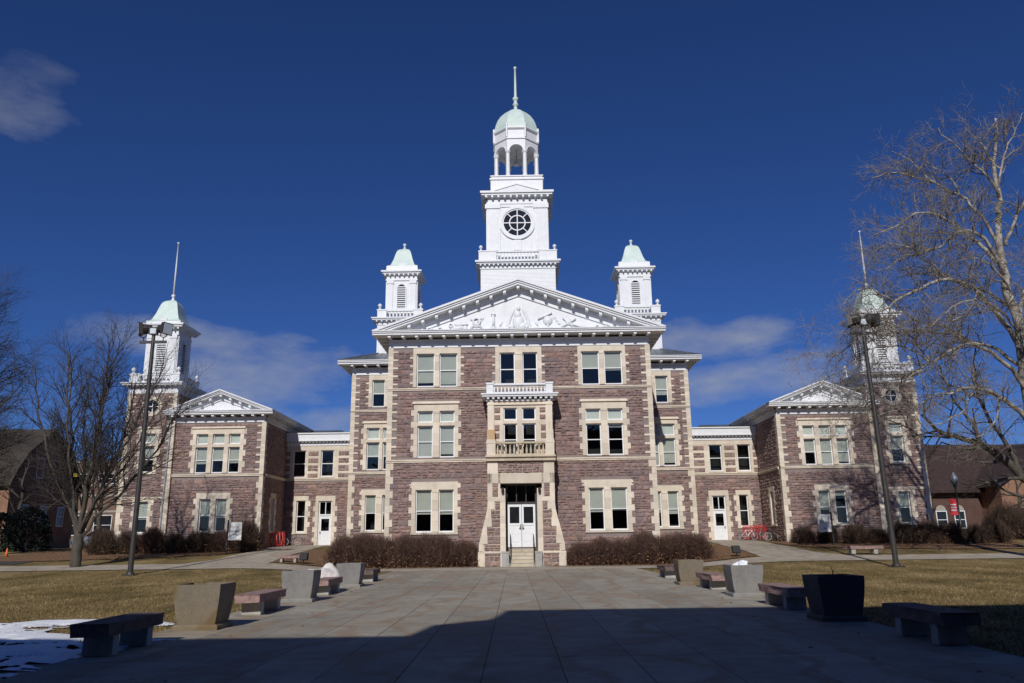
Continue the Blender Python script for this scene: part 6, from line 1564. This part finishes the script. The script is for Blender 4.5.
# brown-roofed brick building with arched windows, right
def right_building():
    rt = empty('brown_roofed_building', (39.5, 78, 1.35), R(4), label='orange brick building with dark brown roof and arched windows at the far right', cat='building')
    b = MB(); b.box(-5, 28, 0, 14, -.5, 4.6); b.build('wall', M['brick_red'], rt)
    b = MB(); b.prism_x([(-.8, 4.4), (7, 9.6), (14.8, 4.4), (14.8, 4.15), (-.8, 4.15)], -5.5, 28.5); b.build('roof', M['shingle'], rt)
    # projecting gable
    g0, g1 = 5.6, 17.6; gm = (g0+g1)/2
    b = MB(); b.prism([(g0, -.5), (g1, -.5), (g1, 4.9), (gm, 8.6), (g0, 4.9)], -3.0, 4); gw = b.build('gable_wall', M['brick_orange'], rt)
    b = MB()
    for k in (0, 1):
        xa = g0-.6 if k == 0 else g1+.6
        b.prism([(xa, 4.55), (gm, 8.65), (gm, 9.0), (xa, 4.9)], -3.5, 6)
    b.build('gable_roof', M['shingle'], rt)
    b = MB(); 
    for k in (0, 1):
        xa = g0-.62 if k == 0 else g1+.62
        b.prism([(xa, 4.48), (gm, 8.58), (gm, 8.82), (xa, 4.72)], -3.58, -3.51)
    b.build('bargeboard', M['bike_dark'], rt)
    tf = lambda u, d, z: (u, -3.0-d, z)
    for u, w in ((7.2, 1.0), (9.6, 2.2), (12.4, 2.2), (14.8, 1.0)):
        simple_window(rt, tf, u-w/2, u+w/2, .5, 2.7)
        if w > 2:
            b = MB(tf); b.ring(u, 2.75, 0, w/2-.1, .0, .05, 16, 0, math.pi); b.build('arched_panel', M['white'], rt); b = MB(tf); b.ring(u, 2.75, w/2-.1, w/2+.28, 0, .08, 18, 0, math.pi); b.build('brick_arch', M['brick_red'], rt)
    tf = lambda u, d, z: (u, -d, z)
    for u in (-4.0, -2.2, -.4, 1.4, 3.2):
        simple_window(rt, tf, u-.55, u+.55, .8, 2.5); b = MB(tf); b.ring(u, 2.52, 0, .5, 0, .05, 12, 0, math.pi); b.build('arched_panel', M['band'], rt)
right_building()
# building behind the camera: its stepped roofline throws the shadow across the plaza
def behind():
    rt = empty('unseen_brick_building', (0, -6, 0), label='flat-roofed brick building with a stepped parapet facing the hall across the plaza', cat='building')
    t = math.tan(SUN_EL)/math.cos(SUN_AZ); sh = math.tan(SUN_AZ)
    def H(Y, y0=-6): return (Y-y0)*t
    yb = -6
    def X(xg, Y): return xg-(Y-yb)*sh
    b = MB(lambda x, y, z: (x, y+6, z))
    b.box(X(-.2, 20), 40, -22, yb, -.3, H(19.95)); b.box(-45, X(-1.9, 14.9)-0, -22, yb, -.3, H(14.9)); 
    b.hexa([(X(-1.9, 14.9), -22, -.3), (X(-.2, 20), -22, -.3), (X(-.2, 20), yb, -.3), (X(-1.9, 14.9), yb, -.3), (X(-1.9, 14.9), -22, H(16.7)), (X(-.2, 20), -22, H(17.75)), (X(-.2, 20), yb, H(17.75)), (X(-1.9, 14.9), yb, H(16.7))])
    b.build('wall', M['brick_red'], rt, recalc=False)
    b = MB(); b.box(X(-.2, 20), 40, -.04, .05, H(19.95)-.6, H(19.95)-.02); b.box(-45, X(-1.9, 14.9), -.04, .05, H(14.9)-.6, H(14.9)-.02); b.build('stone_band', M['band'], rt, recalc=False)
    tf = lambda u, d, z: (-u, d, z)
    for z in (1.2, 4.8, 8.4):
        for u in range(-30, 31, 6): simple_window(rt, tf, u-1, u+1, z, z+2.2)
behind()
